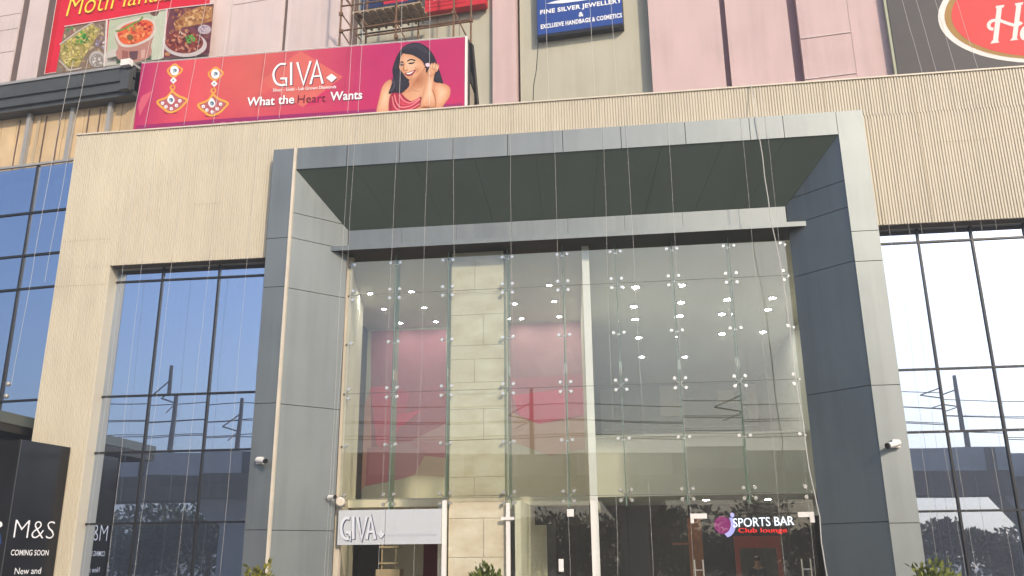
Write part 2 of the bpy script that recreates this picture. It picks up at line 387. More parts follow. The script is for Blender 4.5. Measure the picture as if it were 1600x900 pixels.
# dim rooms behind the tinted windows
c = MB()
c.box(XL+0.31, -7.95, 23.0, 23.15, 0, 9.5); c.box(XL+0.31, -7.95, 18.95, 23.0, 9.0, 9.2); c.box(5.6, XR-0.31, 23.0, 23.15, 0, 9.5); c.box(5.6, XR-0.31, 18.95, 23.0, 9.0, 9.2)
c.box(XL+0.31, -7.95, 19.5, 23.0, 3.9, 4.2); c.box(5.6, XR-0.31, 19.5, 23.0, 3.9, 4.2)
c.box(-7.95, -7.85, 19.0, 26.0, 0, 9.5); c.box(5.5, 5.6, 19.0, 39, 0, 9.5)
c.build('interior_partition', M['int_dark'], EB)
for x in (-10.62, -9.20, 6.55, 7.62, 8.7, 9.77): MB().box(x, x+0.16, 18.92, 19.2, 0, 8.9).build('inner_fin', M['tan'], EB)
for x in (-11.0, -8.9, 7.2, 10.4):
    MB().box(x, x+0.5, 20.3, 20.8, 0, 9.0).build('interior_column', M['tan'], EB)
# portal: bevelled funnel frame of composite panels
GAP = 0.007
fx0, fx1, ix0, ix1, pz, iz = -7.88, 5.40, -7.31, 4.85, 10.94, 10.40
bz, by0 = 9.20, 19.0
bx0, bx1 = ix0+1.0, ix1-1.06
back = MB()
back.box(fx0+0.02, ix0-0.0, 18.02, 18.8, 0, pz-0.02); back.box(ix1, fx1-0.02, 18.02, 18.8, 0, pz-0.02); back.box(ix0, ix1, 18.02, 18.8, iz+0.02, pz-0.02)
back.build('portal_backing', M['acp_dark'], EB)
p = MB()
for (xa, xb, zs) in ((fx0, ix0, [0, 2.33, 4.95, 7.56, 8.72, pz]), (ix1, fx1, [0, 2.29, 4.92, 7.50, 8.16, pz])):
    for a, b in zip(zs, zs[1:]):
        top = b if b == pz else b-GAP
        p.box(xa, xb, 18.0, 18.018, a+GAP, top)
xs = [ix0+0.004, -6.1, -4.85, -3.6, -2.35, -1.1, 0.2, 1.61, 3.0, 3.72, ix1-0.004]
for a, b in zip(xs, xs[1:]): p.box(a+GAP, b-GAP, 18.0, 18.018, iz, pz)
p.box(fx0, fx0+0.004, 18.018, 18.35, 0, pz); p.box(fx1-0.004, fx1, 18.018, 18.35, 0, pz); p.box(fx0+0.006, fx1-0.006, 18.02, 18.35, pz-0.005, pz)
p.build('portal_face', M['acp'], EB)
MB().box(ix0-0.062, ix0+0.004, 17.965, 18.03, 0, pz-0.01).build('corner_trim', M['cream_trim'], EB)
def jamb(side):
    xf, xb = (ix0, bx0) if side < 0 else (ix1, bx1)
    yf, yb = 18.02, by0
    zs = [0, 2.32, 4.93, 7.53, 8.72, 9.33]
    out = Vector((-side*-0.0, 0, 0)); t = Vector((side*0.02, 0.02, 0)); p = MB()
    for a, b in zip(zs[:-1], zs[1:-1]):
        p.slab([(xf, yf, a+GAP), (xb, yb, a+GAP), (xb, yb, b-GAP), (xf, yf, b-GAP)], t)
    sl = lambda z: (iz-z)/(iz-bz)        # share of the depth at which the soffit reaches z
    k = sl(9.33)
    p.prism([(xf, yf, 8.72+GAP), (xb, yb, 8.72+GAP), (xb, yb, bz), (xf+(xb-xf)*k, yf+(yb-yf)*k, 9.33-GAP), (xf, yf, 9.33-GAP)], t)
    p.prism([(xf, yf, 9.33+GAP), (xf+(xb-xf)*(k-0.012), yf+(yb-yf)*(k-0.012), 9.33+GAP), (xf, yf, iz)], t)
    p.build('jamb_panel', M['acp'], EB)
    q = MB(); t2 = t*4; o = t*1.1
    q.hexa([Vector((xf, yf, 0))+o, Vector((xb, yb, 0))+o, Vector((xb, yb, 0))+t2, Vector((xf, yf, 0))+t2],
           [Vector((xf, yf, iz))+o, Vector((xb, yb, bz))+o, Vector((xb, yb, bz))+t2, Vector((xf, yf, iz))+t2])
    q.build('jamb_backing', M['acp_dark'], EB)
jamb(-1); jamb(1)
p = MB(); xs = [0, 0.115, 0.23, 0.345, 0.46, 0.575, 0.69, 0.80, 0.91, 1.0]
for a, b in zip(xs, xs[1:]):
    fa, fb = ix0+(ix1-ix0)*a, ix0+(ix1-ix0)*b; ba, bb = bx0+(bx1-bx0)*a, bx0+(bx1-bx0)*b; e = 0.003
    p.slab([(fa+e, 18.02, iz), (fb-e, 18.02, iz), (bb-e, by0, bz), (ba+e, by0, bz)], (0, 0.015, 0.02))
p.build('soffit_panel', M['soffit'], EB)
MB().slab([(ix0, 18.02, iz+0.03), (ix1, 18.02, iz+0.03), (bx1, by0+0.02, bz+0.03), (bx0, by0+0.02, bz+0.03)], (0, 0.02, 0.3)).build('soffit_backing', M['acp_dark'], EB)
cn = MB()
xs = [bx0+0.02, -5.0, -3.7, -2.4, -1.1, 0.2, 1.5, 2.75, bx1-0.02]
for a, b in zip(xs, xs[1:]): cn.box(a+0.003, b-0.003, 18.985, 19.03, 8.70, bz-0.012)
cn.box(-6.86, -6.62, 18.70, 18.72, 8.60, 8.71); xs = [-6.62, -4.2, -1.6, 0.9, 2.9, 4.17]
for a, b in zip(xs, xs[1:]): cn.box(a+0.002, b, 18.70, 18.72, 8.60, 8.71)
cn.box(-6.6, 4.05, 18.722, 18.98, 8.695, 8.712)
cn.build('canopy_fascia', M['acp'], EB)
MB().box(-6.55, 4.0, 18.722, 19.6, 8.605, 8.69).build('canopy_underside', M['canopy_dark'], EB)

# entrance glass: panels, fins, spider fittings
FX = [-6.28, -5.17, -3.92, -2.53, -1.26, -0.05, 1.22, 2.48, 3.72]
GZ = [2.97, 5.31, 7.63, 8.60]
for i in range(8):
    for j in range(3):
        a, b, c0, c1 = FX[i]+0.006, FX[i+1]-0.006, GZ[j]+0.006, GZ[j+1]-0.006
        t1, t2 = random.gauss(0, 0.0012), random.gauss(0, 0.0016)
        MB().add([(a, 19.15-t1-t2, c0), (b, 19.15+t1-t2, c0), (b, 19.15+t1+t2, c1), (a, 19.15-t1+t2, c1)], [(0, 1, 2, 3)]).build('glass_panel', M['clear'], EB)
for i in range(1, 8):
    fo = MB().box(FX[i]-0.009, FX[i]+0.009, 19.20, 19.56, 2.75, 8.6).build('glass_fin', M['fin'], EB)
    MB().box(FX[i]-0.010, FX[i]+0.010, 19.192, 19.2, 2.75, 8.6).box(FX[i]-0.010, FX[i]+0.010, 19.56, 19.568, 2.75, 8.6).build('fin_edge', M['fin_edge'], fo)
    MB().box(FX[i]-0.022, FX[i]+0.022, 19.22, 19.54, 5.62, 5.84).build('fin_splice', M['steel'], fo)
jt = MB()
for i in range(1, 8): jt.box(FX[i]-0.005, FX[i]+0.005, 19.146, 19.153, 2.97, 8.6)
for z in GZ[:3]: jt.box(FX[0], FX[-1], 19.147, 19.152, z-0.005, z+0.005)
jt.build('glass_seal', mat('grey_silicone', (0.10, 0.11, 0.10), 0.6), EB)
def spider(x, z, arms):
    s = MB(); s.cyl((x, 19.24, z), (x, 19.185, z), 0.028, 10)
    for dx, dz in arms:
        e = Vector((x+dx*0.115, 19.20, z+dz*0.105)); s.tube([(x, 19.235, z), (x+dx*0.05, 19.235, z+dz*0.045), e], 0.013, 6, 0.010)
        s.cyl(e, e+Vector((0, -0.045, 0)), 0.013, 6)
        s.cyl(e+Vector((0, -0.035, 0)), e+Vector((0, -0.075, 0)), 0.044, 12, 0.036)
    return s.build('spider_fitting', M['steel'], EB, smooth=False)
four = [(-1, -1), (1, -1), (-1, 1), (1, 1)]; two = [(-1, 0.2), (1, 0.2)]
first = {}
for i, x in enumerate(FX):
    for z, k in ((8.36, 2), (7.63, 4), (6.46, 2), (5.31, 4), (4.13, 2), (2.97, 4)):
        arms = four if k == 4 else two
        if i == 0: arms = [a for a in arms if a[0] > 0]
        if i == 8: arms = [a for a in arms if a[0] < 0]
        spider(x, z, arms)
# stone clad pier, white posts
st = MB(); zs = [0, 1.36, 1.75, 2.55, 3.02, 3.42, 4.22, 4.9, 5.5, 6.03, 6.35, 7.07, 7.6, 8.42]
px0, px1 = -3.86, -2.63
for k, (a, b) in enumerate(zip(zs, zs[1:])):
    sp = [px0, px0+(0.45, 0.80, 0.62, 1.0)[k % 4]*(px1-px0), px1] if k % 2 == 0 else [px0, px1]
    for q0, q1 in zip(sp, sp[1:]):
        o = random.uniform(0, 0.006); st.box(q0+0.004, q1-0.004, 19.27-o, 19.33, a+0.004, b-0.004) if q1-q0 > 0.05 else None
so = st.build('stone_pier', M['stone'], EB)
MB().box(px0+0.01, px1-0.01, 19.31, 20.1, 0, 8.6).build('pier_core', M['int_wall'], so)
MB().box(-0.815, -0.655, 19.26, 19.40, 0, 8.6).build('white_post', M['white'], EB)
MB().box(-6.36, -6.24, 19.20, 19.34, 0, 8.6).build('white_post', M['cream_trim'], EB)
MB().box(-3.98, -3.89, 19.16, 19.26, 0, 2.93).build('white_post', M['white'], EB)
MB().box(-2.60, -2.52, 19.16, 19.26, 0, 2.85).build('white_post', M['white'], EB)
# lower glazing and doors
def pane(a, b, c0, c1, y=19.15, name='glass_panel'): return MB().add([(a, y, c0), (b, y, c0), (b, y, c1), (a, y, c1)], [(0, 1, 2, 3)]).build(name, M['clear'], EB)
pane(-2.5, -1.27, 0.02, 2.96); pane(-1.25, -0.83, 0.02, 2.96); pane(-0.64, -0.055, 0.02, 2.96); pane(-0.045, 1.2, 0.02, 2.96)
pane(1.24, 3.72, 2.56, 2.96)
for a, b, hx in ((1.24, 2.46, 1.24), (2.48, 3.70, 3.55)):
    d = pane(a, b, 0.02, 2.54, name='glass_door')
    h = MB(); hx = a+0.02 if a < 2 else b-0.33
    for x in (hx, hx+0.17): h.cyl((x, 19.08, 1.0), (x, 19.08, 1.66), 0.016, 8)
    h.tube([(hx, 19.08, 1.46), (hx+0.17, 19.08, 1.46)], 0.013, 6); h.tube([(hx, 19.08, 1.2), (hx+0.17, 19.08, 1.2)], 0.013, 6)
    h.build('handle', M['steel'], d)
    q = MB(); q.box(a, a+0.34, 19.12, 19.18, 2.47, 2.57) if a < 2 else q.box(b-0.30, b+0.02, 19.12, 19.18, 2.47, 2.57)
    q.box(a, a+0.07, 19.12, 19.18, 2.38, 2.468) if a < 2 else q.box(b-0.07, b+0.02, 19.12, 19.18, 2.36, 2.468)
    q.build('patch_fitting', M['white'], d)
q = MB(); q.box(-1.30, -1.16, 19.12, 19.18, 2.55, 2.70); q.box(-2.70, -2.42, 19.11, 19.14, 2.50, 2.56); q.build('patch_fitting', M['white'], EB)
q = MB(); q.box(-1.50, -1.40, 19.10, 19.125, 1.45, 1.70); q.build('door_notice', M['white'], EB)
# interior of the hall
c = MB(); c.box(-7.84, 5.49, 19.6, 39, 8.61, 8.8); c.build('ceiling', M['ceil'], EB)
c = MB(); c.box(-7.84, 5.49, 19.17, 39, 0.0, 0.02); c.build('hall_floor', M['floor'], EB)
c = MB(); c.hexa([(-6.37, 19.36, 0), (-6.47, 19.36, 0), (-7.32, 23.4, 0), (-7.22, 23.4, 0)], [(-6.37, 19.36, 8.6), (-6.47, 19.36, 8.6), (-7.32, 23.4, 8.6), (-7.22, 23.4, 8.6)])
c.box(-7.84, -1.2, 26.0, 26.1, 3.4, 8.6)
c.hexa([(-0.80, 19.42, 2.95), (-0.72, 19.42, 2.95), (-1.05, 26.0, 2.95), (-1.2, 26.0, 2.95)], [(-0.80, 19.42, 8.6), (-0.72, 19.42, 8.6), (-1.05, 26.0, 8.6), (-1.2, 26.0, 8.6)])
c.box(-7.3, -0.80, 21.6, 26.0, 2.95, 3.15)
c.box(-2.48, -2.35, 19.7, 25.9, 0, 2.94); c.box(-4.2, -4.05, 19.8, 25.9, 0, 2.94)
c.build('interior_wall', M['int_wall'], EB)
# pink faceted feature wall
c = MB(); W26 = Fr((0, 26.0, 0), (1, 0, 0), (0, -1, 0))
P2 = lambda *pts: [W26.px(x, y) for x, y in pts]
FA = lambda pts, w, h: c.flat(W26, P2(*pts), w, tuple(min(0.9, x*1.25+0.05) for x in lin(h)))
FA(((580, 517), (697, 515), (697, 600), (640, 612), (580, 604)), 0.008, 'a86674')
FA(((580, 604), (640, 612), (697, 600), (697, 662), (640, 690), (575, 700)), 0.008, 'b0606f')
FA(((575, 700), (640, 690), (697, 662), (697, 722), (648, 742), (612, 752), (570, 760)), 0.008, 'b5808a')
FA(((566, 640), (580, 606), (580, 700), (570, 760), (562, 770)), 0.010, 'd49a8c')
FA(((579, 606), (600, 603), (614, 640), (611, 694), (596, 700), (588, 694)), 0.016, 'e2546e')
FA(((600, 603), (640, 612), (632, 655), (612, 694), (614, 640)), 0.014, 'c4566e')
FA(((622, 648), (660, 640), (630, 664), (620, 668)), 0.018, 'e04c6c')
FA(((640, 690), (697, 662), (697, 690)), 0.012, 'c09094'); FA(((640, 690), (697, 690), (697, 716), (664, 712)), 0.012, 'b4707e')
FA(((664, 712), (697, 716), (697, 745), (648, 742)), 0.013, 'b8a090'); FA(((574, 700), (612, 697), (606, 752), (571, 758)), 0.012, 'c0727c')
FA(((796, 507), (912, 503), (915, 585), (798, 592)), 0.008, 'a4787e'); FA(((798, 592), (915, 585), (915, 650), (842, 663), (800, 645)), 0.008, 'b4707e')
FA(((800, 645), (842, 663), (915, 650), (916, 700), (860, 712), (800, 690)), 0.008, 'c4a08c')
FA(((800, 618), (880, 608), (886, 653), (842, 663), (812, 650)), 0.016, 'de5a76'); FA(((880, 608), (915, 604), (915, 648), (886, 653)), 0.014, 'c8667c')
FA(((836, 560), (890, 540), (905, 580), (850, 590)), 0.012, 'ac828a')
c.build('pink_feature_wall', M['ink'], EB)
# right hall: back walls, balcony, lobby
c = MB(); c.box(-1.0, 5.49, 37.0, 37.2, 3.3, 8.6); c.box(5.40, 5.48, 19.6, 37, 0, 8.6); c.build('back_wall', M['int_grey'], EB)
c = MB(); c.box(-0.98, 5.38, 25.0, 25.25, 3.32, 4.92); c.box(-0.98, 5.38, 24.94, 25.3, 4.92, 4.99); c.build('balcony', mat('balcony_paint', (0.58, 0.575, 0.52), 0.7, 0, 0.05, 1), EB)
c = MB(); c.box(-0.98, 5.38, 25.26, 37, 3.32, 3.5); c.build('lobby_ceiling', M['int_grey'], EB)
c = MB(); c.box(-2.34, 1.7, 29, 29.2, 0, 3.3); c.box(-2.3, -0.9, 22.2, 22.3, 2.5, 2.94); c.build('lobby_wall', M['int_dark'], EB)
for pts in (((1030, 603), (1065, 650)), ((1165, 600), (1205, 655)), ((1120, 610), (1148, 630))):
    a, b = at(*pts[0], 36.9), at(*pts[1], 36.9); MB().box(a.x, b.x, 36.9, 36.99, b.z, a.z).build('wall_panel', M['int_wall'], EB)
for k in range(3):
    MB().box(-0.9, 5.35, 36.95, 36.99, 5.0+k*0.9, 5.03+k*0.9).build('wall_rail', M['int_wall'], EB)
# downlights of the ceilings
for (x, y) in ((993, 448), (990, 478), (1065, 445), (1064, 472), (1137, 467), (1062, 493), (993, 498), (1200, 483), (1128, 490), (1128, 521), (1192, 518), (1207, 465), (579, 458), (643, 455), (600, 482), (663, 480), (681, 502), (625, 504), (858, 445), (866, 470), (874, 494), (804, 474), (815, 497), (1003, 557), (1070, 557), (998, 527)):
    q = at_z(x, y, 8.595); r = 0.09 if x > 920 else 0.06
    lo = MB().cyl((q.x, q.y, 8.60), (q.x, q.y, 8.575), r+0.03, 16).build('ceiling_light', M['white'], EB)
    MB().cyl((q.x, q.y, 8.574), (q.x, q.y, 8.57), r, 16).build('lamp_disc', M['lamp'], lo)
for (x, y) in ((1103, 781), (1200, 780), (1127, 796), (1230, 786), (1010, 790), (975, 800)):
    q = at_z(x, y, 3.31); q.y = min(q.y, 30)
    lo = MB().cyl((q.x, q.y, 3.318), (q.x, q.y, 3.30), 0.12, 14).build('ceiling_light', M['white'], EB)
    MB().cyl((q.x, q.y, 3.299), (q.x, q.y, 3.295), 0.09, 14).build('lamp_disc', M['lamp'], lo)
# bar front inside the hall
BF = Fr((0, 27.0, 0), (1, 0, 0), (0, -1, 0))
u0, u1 = BF.px(1098, 850)[0], BF.px(1300, 850)[0]
o1 = [BF.px(1146, 838), BF.px(1218, 838), BF.px(1222, 900)]
c = MB(); zt = BF.px(1180, 807)[1]
c.box(u0, o1[0][0], -0.1, 0, 0, zt, BF); c.box(o1[1][0], u1, -0.1, 0, 0, zt, BF); c.box(o1[0][0], o1[1][0], -0.1, 0, o1[0][1], zt, BF)
for k in range(9): c.box(u0, o1[0][0], 0.0, 0.012, 0.15+k*0.27, 0.36+k*0.27, BF)
c.build('bar_front', M['black'], EB)
rf = mat('red_painted_frame', (0.42, 0.06, 0.03), 0.4, 0, 0.1, 3)
c = MB(); a, b, t = o1[0][0], o1[1][0], o1[0][1]
c.box(a, a+0.13, 0.002, 0.1, 0, t, BF); c.box(b-0.13, b, 0.002, 0.1, 0, t, BF); c.box(a+0.132, b-0.132, 0.002, 0.1, t-0.33, t, BF); c.build('red_door_frame', rf, EB)
wood = mat('orange_wood', (0.36, 0.13, 0.04), 0.5, 0, 0.2, 4, (6, 1, 1))
c = MB(); u = BF.px(1076, 850)[0]; c.box(u, u0-0.005, -0.05, 0.04, 0, zt-0.02, BF); c.box(BF.px(1050, 835)[0], u0-0.005, 0.045, 0.09, 2.06, 2.12, BF); c.build('wood_panel', wood, EB)
MB().box(1.7, 5.38, 29, 29.1, 0, 3.3).build('lobby_wall', M['int_dark'], EB); MB().box(u1+0.003, 5.38, 26.95, 27.1, 0, 3.3).build('lobby_wall', M['int_dark'], EB)
# shop interior under the white sign
c = MB(); c.box(-6.9, -4.21, 25.0, 25.1, 0, 2.94); c.build('shop_wall', M['int_wall'], EB)
c = MB(); c.flat(Fr((0, 24.98, 0), (1, 0, 0), (0, -1, 0)), [(-5.7, 0.3), (-4.5, 0.3), (-4.5, 2.6), (-5.7, 2.6)], 0.0, ink('8c3a3c')); c.build('shop_backdrop', M['ink'], EB)
c = MB(); c.box(-6.2, -5.6, 22.0, 22.4, 0, 1.5); c.box(-6.15, -5.65, 22.05, 22.35, 1.62, 1.66); c.box(-6.1, -6.07, 22.1, 22.13, 1.5, 2.1); c.box(-5.75, -5.72, 22.1, 22.13, 1.5, 2.1); c.box(-6.15, -5.65, 22.05, 22.35, 2.0, 2.04); c.build('display_shelf', M['tan'], EB)

# ------------------------------------------------------------------ blue glass wing on the left
WB = thing('glass_wing_building', 'angled blue glass wing with cardboard sheeted parapet left of the cream block', 'building', tuple(WG(0, 0)), -A6)
wz = [0.02, 2.6, 4.2, 5.48, 8.34, 9.24, 10.42, 11.77]
curtain([-9.2, -7.6, -6.5, -4.9, -3.5, -1.92, 0.25], wz, WG, parent=WB, fw=0.05)
c = MB(); c.box(-9.2, 0.25, -0.02, 0.05, 11.77, 11.83, WG); c.build('sill', M['zinc'], WB)
c = MB(); c.box(-9.2, 1.0, -6, -1.2, 0, 14.3, WG); c.box(-9.2, 1.0, -1.2, -0.05, 14.2, 14.3, WG); c.build('wall', M['int_dark'], WB)
for k, z in enumerate((10.55, 10.55)):
    c = MB()
    a, b = ((-3.3, -2.25), (-1.75, -0.4))[k]; c.box(a, b, -0.5, -0.45, z+0.1, z+1.0, WG); c.box(a+(b-a)*0.55, a+(b-a)*0.57, -0.44, -0.43, z+0.1, z+1.0, WG)
    c.build('window_blind', mat('pale_blind', (0.55, 0.50, 0.46), 0.8), WB)
c = MB(); u = -9.0; k = 0
while u < 0.5:
    wd = random.uniform(0.36, 0.62); c.box(u+0.008, u+wd-0.008, -0.34, -0.31+random.uniform(-0.01, 0.01), 11.83, 12.62+random.uniform(-0.1, 0.1), WG)
    c.box(u+0.012, u+wd-0.008, -0.36, -0.335, 12.5, 13.5, WG); u += wd; k += 1
c.build('cardboard_infill', M['card'], WB)
for u in (-8.4, -6.9, -5.4, -4.0, -2.72, -1.35, -0.18): MB().box(u, u+0.11, -0.30, -0.18, 11.83, 13.5, WG).build('parapet_stud', M['zinc'], WB)
for u, d in ((-3.05, .025), (-2.2, .025), (-1.75, .025), (-0.85, .025), (-0.5, .025), (-2.45, .08)): MB().box(u, u+d, -0.305, -0.28, 11.83, 13.4, WG).build('wood_batten', M['tan'] if d > .05 else M['brown'], WB)
c = MB(); c.box(-9.2, 0.72, -0.4, 0.02, 13.50, 13.62, WG); c.box(-9.2, 0.72, 0.02, 0.10, 13.62, 13.90, WG); c.box(-9.2, 0.62, 0.10, 0.16, 13.88, 13.95, WG); c.box(-9.2, 0.72, 0.02, 0.12, 13.98, 14.28, WG); c.box(0.45, 0.72, 0.12, 0.26, 13.55, 14.1, WG)
c.build('cornice_beam', M['beam'], WB)
c = MB(); c.box(-9.2, 0.74, -0.6, 0.16, 14.285, 14.36, WG); c.build('coping', M['zinc'], WB)
c = MB(); c.box(0.42, 0.70, 0.165, 0.30, 14.24, 14.42, WG); c.build('beam_cap', M['white'], WB)

# ------------------------------------------------------------------ pink upper building
PB = thing('pink_upper_building', 'tall plastered upper storeys in pale pink and sage green behind the parapet', 'building', tuple(PK(0, 11.3)), -A6)
ZB, ZC = 11.3, 26.0
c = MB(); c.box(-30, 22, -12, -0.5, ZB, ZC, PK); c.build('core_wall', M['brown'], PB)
def segs(name, m, lst):
    c = MB()
    for a, b, wf in lst: c.box(a, b, -0.495, wf, ZB, ZC, PK)
    return c.build(name, m, PB)
segs('pale_pink_wall', M['pinkl'], [(-29, -22.6, 0), (-22.3, -20.27, 0), (-19.99, -19.2, 0.0), (-18.66, -12.05, -0.05), (-12.045, -10.17, 0.0), (-10.06, -7.93, 0.0)])
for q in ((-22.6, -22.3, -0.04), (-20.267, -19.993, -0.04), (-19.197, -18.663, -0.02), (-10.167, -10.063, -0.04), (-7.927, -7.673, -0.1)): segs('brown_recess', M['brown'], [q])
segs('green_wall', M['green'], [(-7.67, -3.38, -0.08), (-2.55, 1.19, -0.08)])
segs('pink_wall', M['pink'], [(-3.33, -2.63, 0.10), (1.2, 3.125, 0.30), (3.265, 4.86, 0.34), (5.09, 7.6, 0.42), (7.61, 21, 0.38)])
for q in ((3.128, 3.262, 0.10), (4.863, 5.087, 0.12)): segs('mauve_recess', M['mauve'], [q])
c = MB()
for z in (13.5, 14.7, 15.92, 17.1, 18.3): c.box(5.12, 6.34, 0.425, 0.445, z-0.035, z, PK)
c.build('plaster_band', M['pinkl'], PB)
c = MB(); c.box(6.345, 6.352, 0.421, 0.425, ZB, ZC, PK)
for z in (14.0, 16.2, 18.9, 19.2, 20.6): c.box(-12.0, -10.18, 0.002, 0.006, z, z+0.025, PK)
for z in (19.1, 20.0, 20.6): c.box(-24.9, -22.62, 0.002, 0.006, z, z+0.02, PK); c.box(-22.29, -20.28, 0.002, 0.006, z-0.6, z-0.58, PK)
for u in (-6.4, -5.1, -4.4): c.box(u, u+0.02, -0.078, -0.07, ZB, ZC, PK)
c.build('wall_groove', mat('groove_shade', (0.25, 0.19, 0.18), 0.9), PB)
c = MB(); pp = [PK.px(x, y, -0.075) for x, y in ((841, 60), (840, 85), (838, 110), (834, 132), (833, 158))]
stroke(c, PK, pp, 0.02, -0.074); c.build('wall_cable', M['black_steel'], PB)

# ------------------------------------------------------------------ signs on the pink building
def board(name, label, fr, u0, u1, v0, v1, w0, th, colr, cat='sign'):
    t = thing(name, label, cat, tuple(fr((u0+u1)/2, v0, w0)), math.atan2(fr.ex.y, fr.ex.x))
    return t
# restaurant signboard with three food pictures
MS = board('restaurant_signboard', 'red restaurant signboard with yellow lettering and three food pictures', PK, -18.63, -12.67, 17.2, 21.6, 0, 0.2, None)
MB().box(-18.63, -12.67, 0.05, 0.28, 17.2, 21.6, PK).build('backing_board', mat('board_edge', (0.6, 0.5, 0.48), 0.6), MS)
c = MB(); W0 = 0.284
c.flat(PK, [(-18.60, 17.22), (-12.69, 17.22), (-12.69, 21.58), (-18.60, 21.58)], W0, ink('e01f38', 0.85))
c.flat(PK, [(-18.60, 17.22), (-18.42, 17.22), (-18.42, 21.58), (-18.60, 21.58)], W0+0.001, ink('d31822', 0.8))
def pq(fr, w, *pts): return [fr.px(x, y, w) for x, y in pts]
Z1 = lambda x, y: (70+x/5.714, y/5.715)            # position in an enlarged view of the sign
def zp(pts): return [PK.px(*Z1(x, y), W0) for x, y in pts]
rnd = random.Random(3)
def inpoly(p, poly):
    r = False; j = len(poly)-1
    for i in range(len(poly)):
        if (poly[i][1] > p[1]) != (poly[j][1] > p[1]) and p[0] < (poly[j][0]-poly[i][0])*(p[1]-poly[i][1])/(poly[j][1]-poly[i][1]+1e-9)+poly[i][0]: r = not r
        j = i
    return r
def scatter(mb, poly, n, cols, smin, smax, w, asp=1.0, conv=None):
    """printed food texture: little coloured shapes that stay inside a region (region given in enlarged-view units)"""
    xs = [p[0] for p in poly]; ys = [p[1] for p in poly]; k = 0
    while k < n:
        p = (rnd.uniform(min(xs), max(xs)), rnd.uniform(min(ys), max(ys)))
        if not inpoly(p, poly): continue
        r = rnd.uniform(smin, smax); a = rnd.uniform(0, math.pi)
        q = ell(p, r, r*asp, 7, a)
        if all(inpoly(t, poly) for t in q): mb.flat(PK, (conv or zp)(q), w+0.0004*(k % 12), ink(rnd.choice(cols), 0.8))
        k += 1
# picture 1: tray of vegetables
p1 = [(180, 240), (560, 180), (535, 600), (100, 655), (140, 420)]
c.flat(PK, zp(p1), W0+0.002, ink('8f7a62'))
scatter(c, p1, 150, ['b99e74', '9a6e58', '7c5a4c', 'c9b28c', '8a8490'], 10, 24, W0+0.003, 0.5)
tray = [(140, 400), (300, 290), (420, 215), (500, 260), (470, 330), (380, 470), (300, 600), (190, 600), (140, 520)]
c.flat(PK, zp(tray), W0+0.009, ink('b8a566'))
scatter(c, tray, 260, ['d9c468', 'b9a948', '93923e', 'e3d58c', '7f8434', 'c7b36a'], 9, 22, W0+0.010, 0.45)
stroke(c, PK, zp([(135, 400), (300, 280), (430, 205)]), 0.06, W0+0.016, ink('d8cfc0')); stroke(c, PK, zp([(130, 540), (220, 630), (330, 610)]), 0.06, W0+0.016, ink('c9bfb0'))
scatter(c, [(260, 300), (340, 270), (410, 330), (380, 400), (300, 400)], 26, ['3f9a3c', '5fae3e', '2f7f34'], 10, 20, W0+0.017, 0.5)
scatter(c, [(185, 240), (270, 225), (260, 290), (200, 300)], 10, ['3f8a4c', '5f9e4e'], 12, 22, W0+0.010, 0.6)
scatter(c, [(450, 330), (545, 300), (540, 440), (450, 440)], 20, ['b9aab8', '8d7d92', 'd8d0d6'], 9, 20, W0+0.010, 0.6)
c.flat(PK, zp(ell((470, 530), 72, 74, 26)), W0+0.018, ink('c9c2bc')); c.flat(PK, zp(ell((470, 540), 58, 58, 24)), W0+0.019, ink('9d948c'))
scatter(c, ell((470, 540), 54, 54, 20), 40, ['cfc8c0', '8f867e', 'e3ddd6'], 5, 12, W0+0.020, 0.6)
# picture 2: curry pot on pale green
p2 = [(575, 175), (1085, 85), (1055, 525), (540, 590)]
c.flat(PK, zp(p2), W0+0.002, ink('c9d3b6')); c.flat(PK, zp([(960, 110), (1085, 88), (1055, 525), (945, 540)]), W0+0.003, ink('d6dec6'))
c.flat(PK, zp([(545, 470), (640, 430), (640, 570), (545, 585)]), W0+0.003, ink('d8d2c8')); c.flat(PK, zp([(560, 520), (650, 500), (960, 480), (955, 535), (560, 580)]), W0+0.003, ink('4c5a42'))
pot = smooth([(640, 300), (655, 420), (635, 470), (660, 530), (760, 555), (900, 530), (955, 470), (950, 400), (985, 270), (900, 200)], 4)
c.flat(PK, zp(pot), W0+0.005, ink('c98e80'))
c.flat(PK, zp([(690, 450), (745, 460), (745, 540), (690, 530)]), W0+0.006, ink('a8685c')); c.flat(PK, zp([(755, 460), (835, 455), (825, 530), (760, 540)]), W0+0.006, ink('6f4c50')); c.flat(PK, zp([(860, 450), (900, 440), (890, 520), (860, 525)]), W0+0.006, ink('e3b8aa'))
c.flat(PK, zp(smooth([(630, 270), (700, 205), (860, 160), (965, 180), (1000, 250), (960, 340), (820, 410), (700, 420), (640, 360)], 4)), W0+0.008, ink('e6dccf'))
cur = smooth([(655, 280), (730, 220), (860, 180), (950, 195), (975, 255), (935, 330), (810, 392), (710, 395), (660, 345)], 4)
c.flat(PK, zp(cur), W0+0.010, ink('e2632f', 0.9)); scatter(c, cur, 170, ['f08a4a', 'd8491f', 'e7703c', 'f3a86a', 'c93a20', 'ea6a30'], 8, 26, W0+0.011, 0.5)
scatter(c, [(820, 210), (870, 190), (960, 230), (940, 290), (850, 260)], 20, ['b81f26', 'c93030', '9d1c24'], 10, 24, W0+0.017, 0.5)
c.flat(PK, zp(ell((765, 335), 28, 26, 16)), W0+0.019, ink('8a6a34')); scatter(c, [(730, 230), (850, 200), (810, 290), (740, 280)], 16, ['8fae4a', 'a9b85c', '6f9a3c'], 8, 20, W0+0.018, 0.4)
stroke(c, PK, zp(smooth([(635, 280), (700, 265), (790, 215), (850, 185), (880, 150)], 4, False)), 0.07, W0+0.020, ink('7fa04c'))
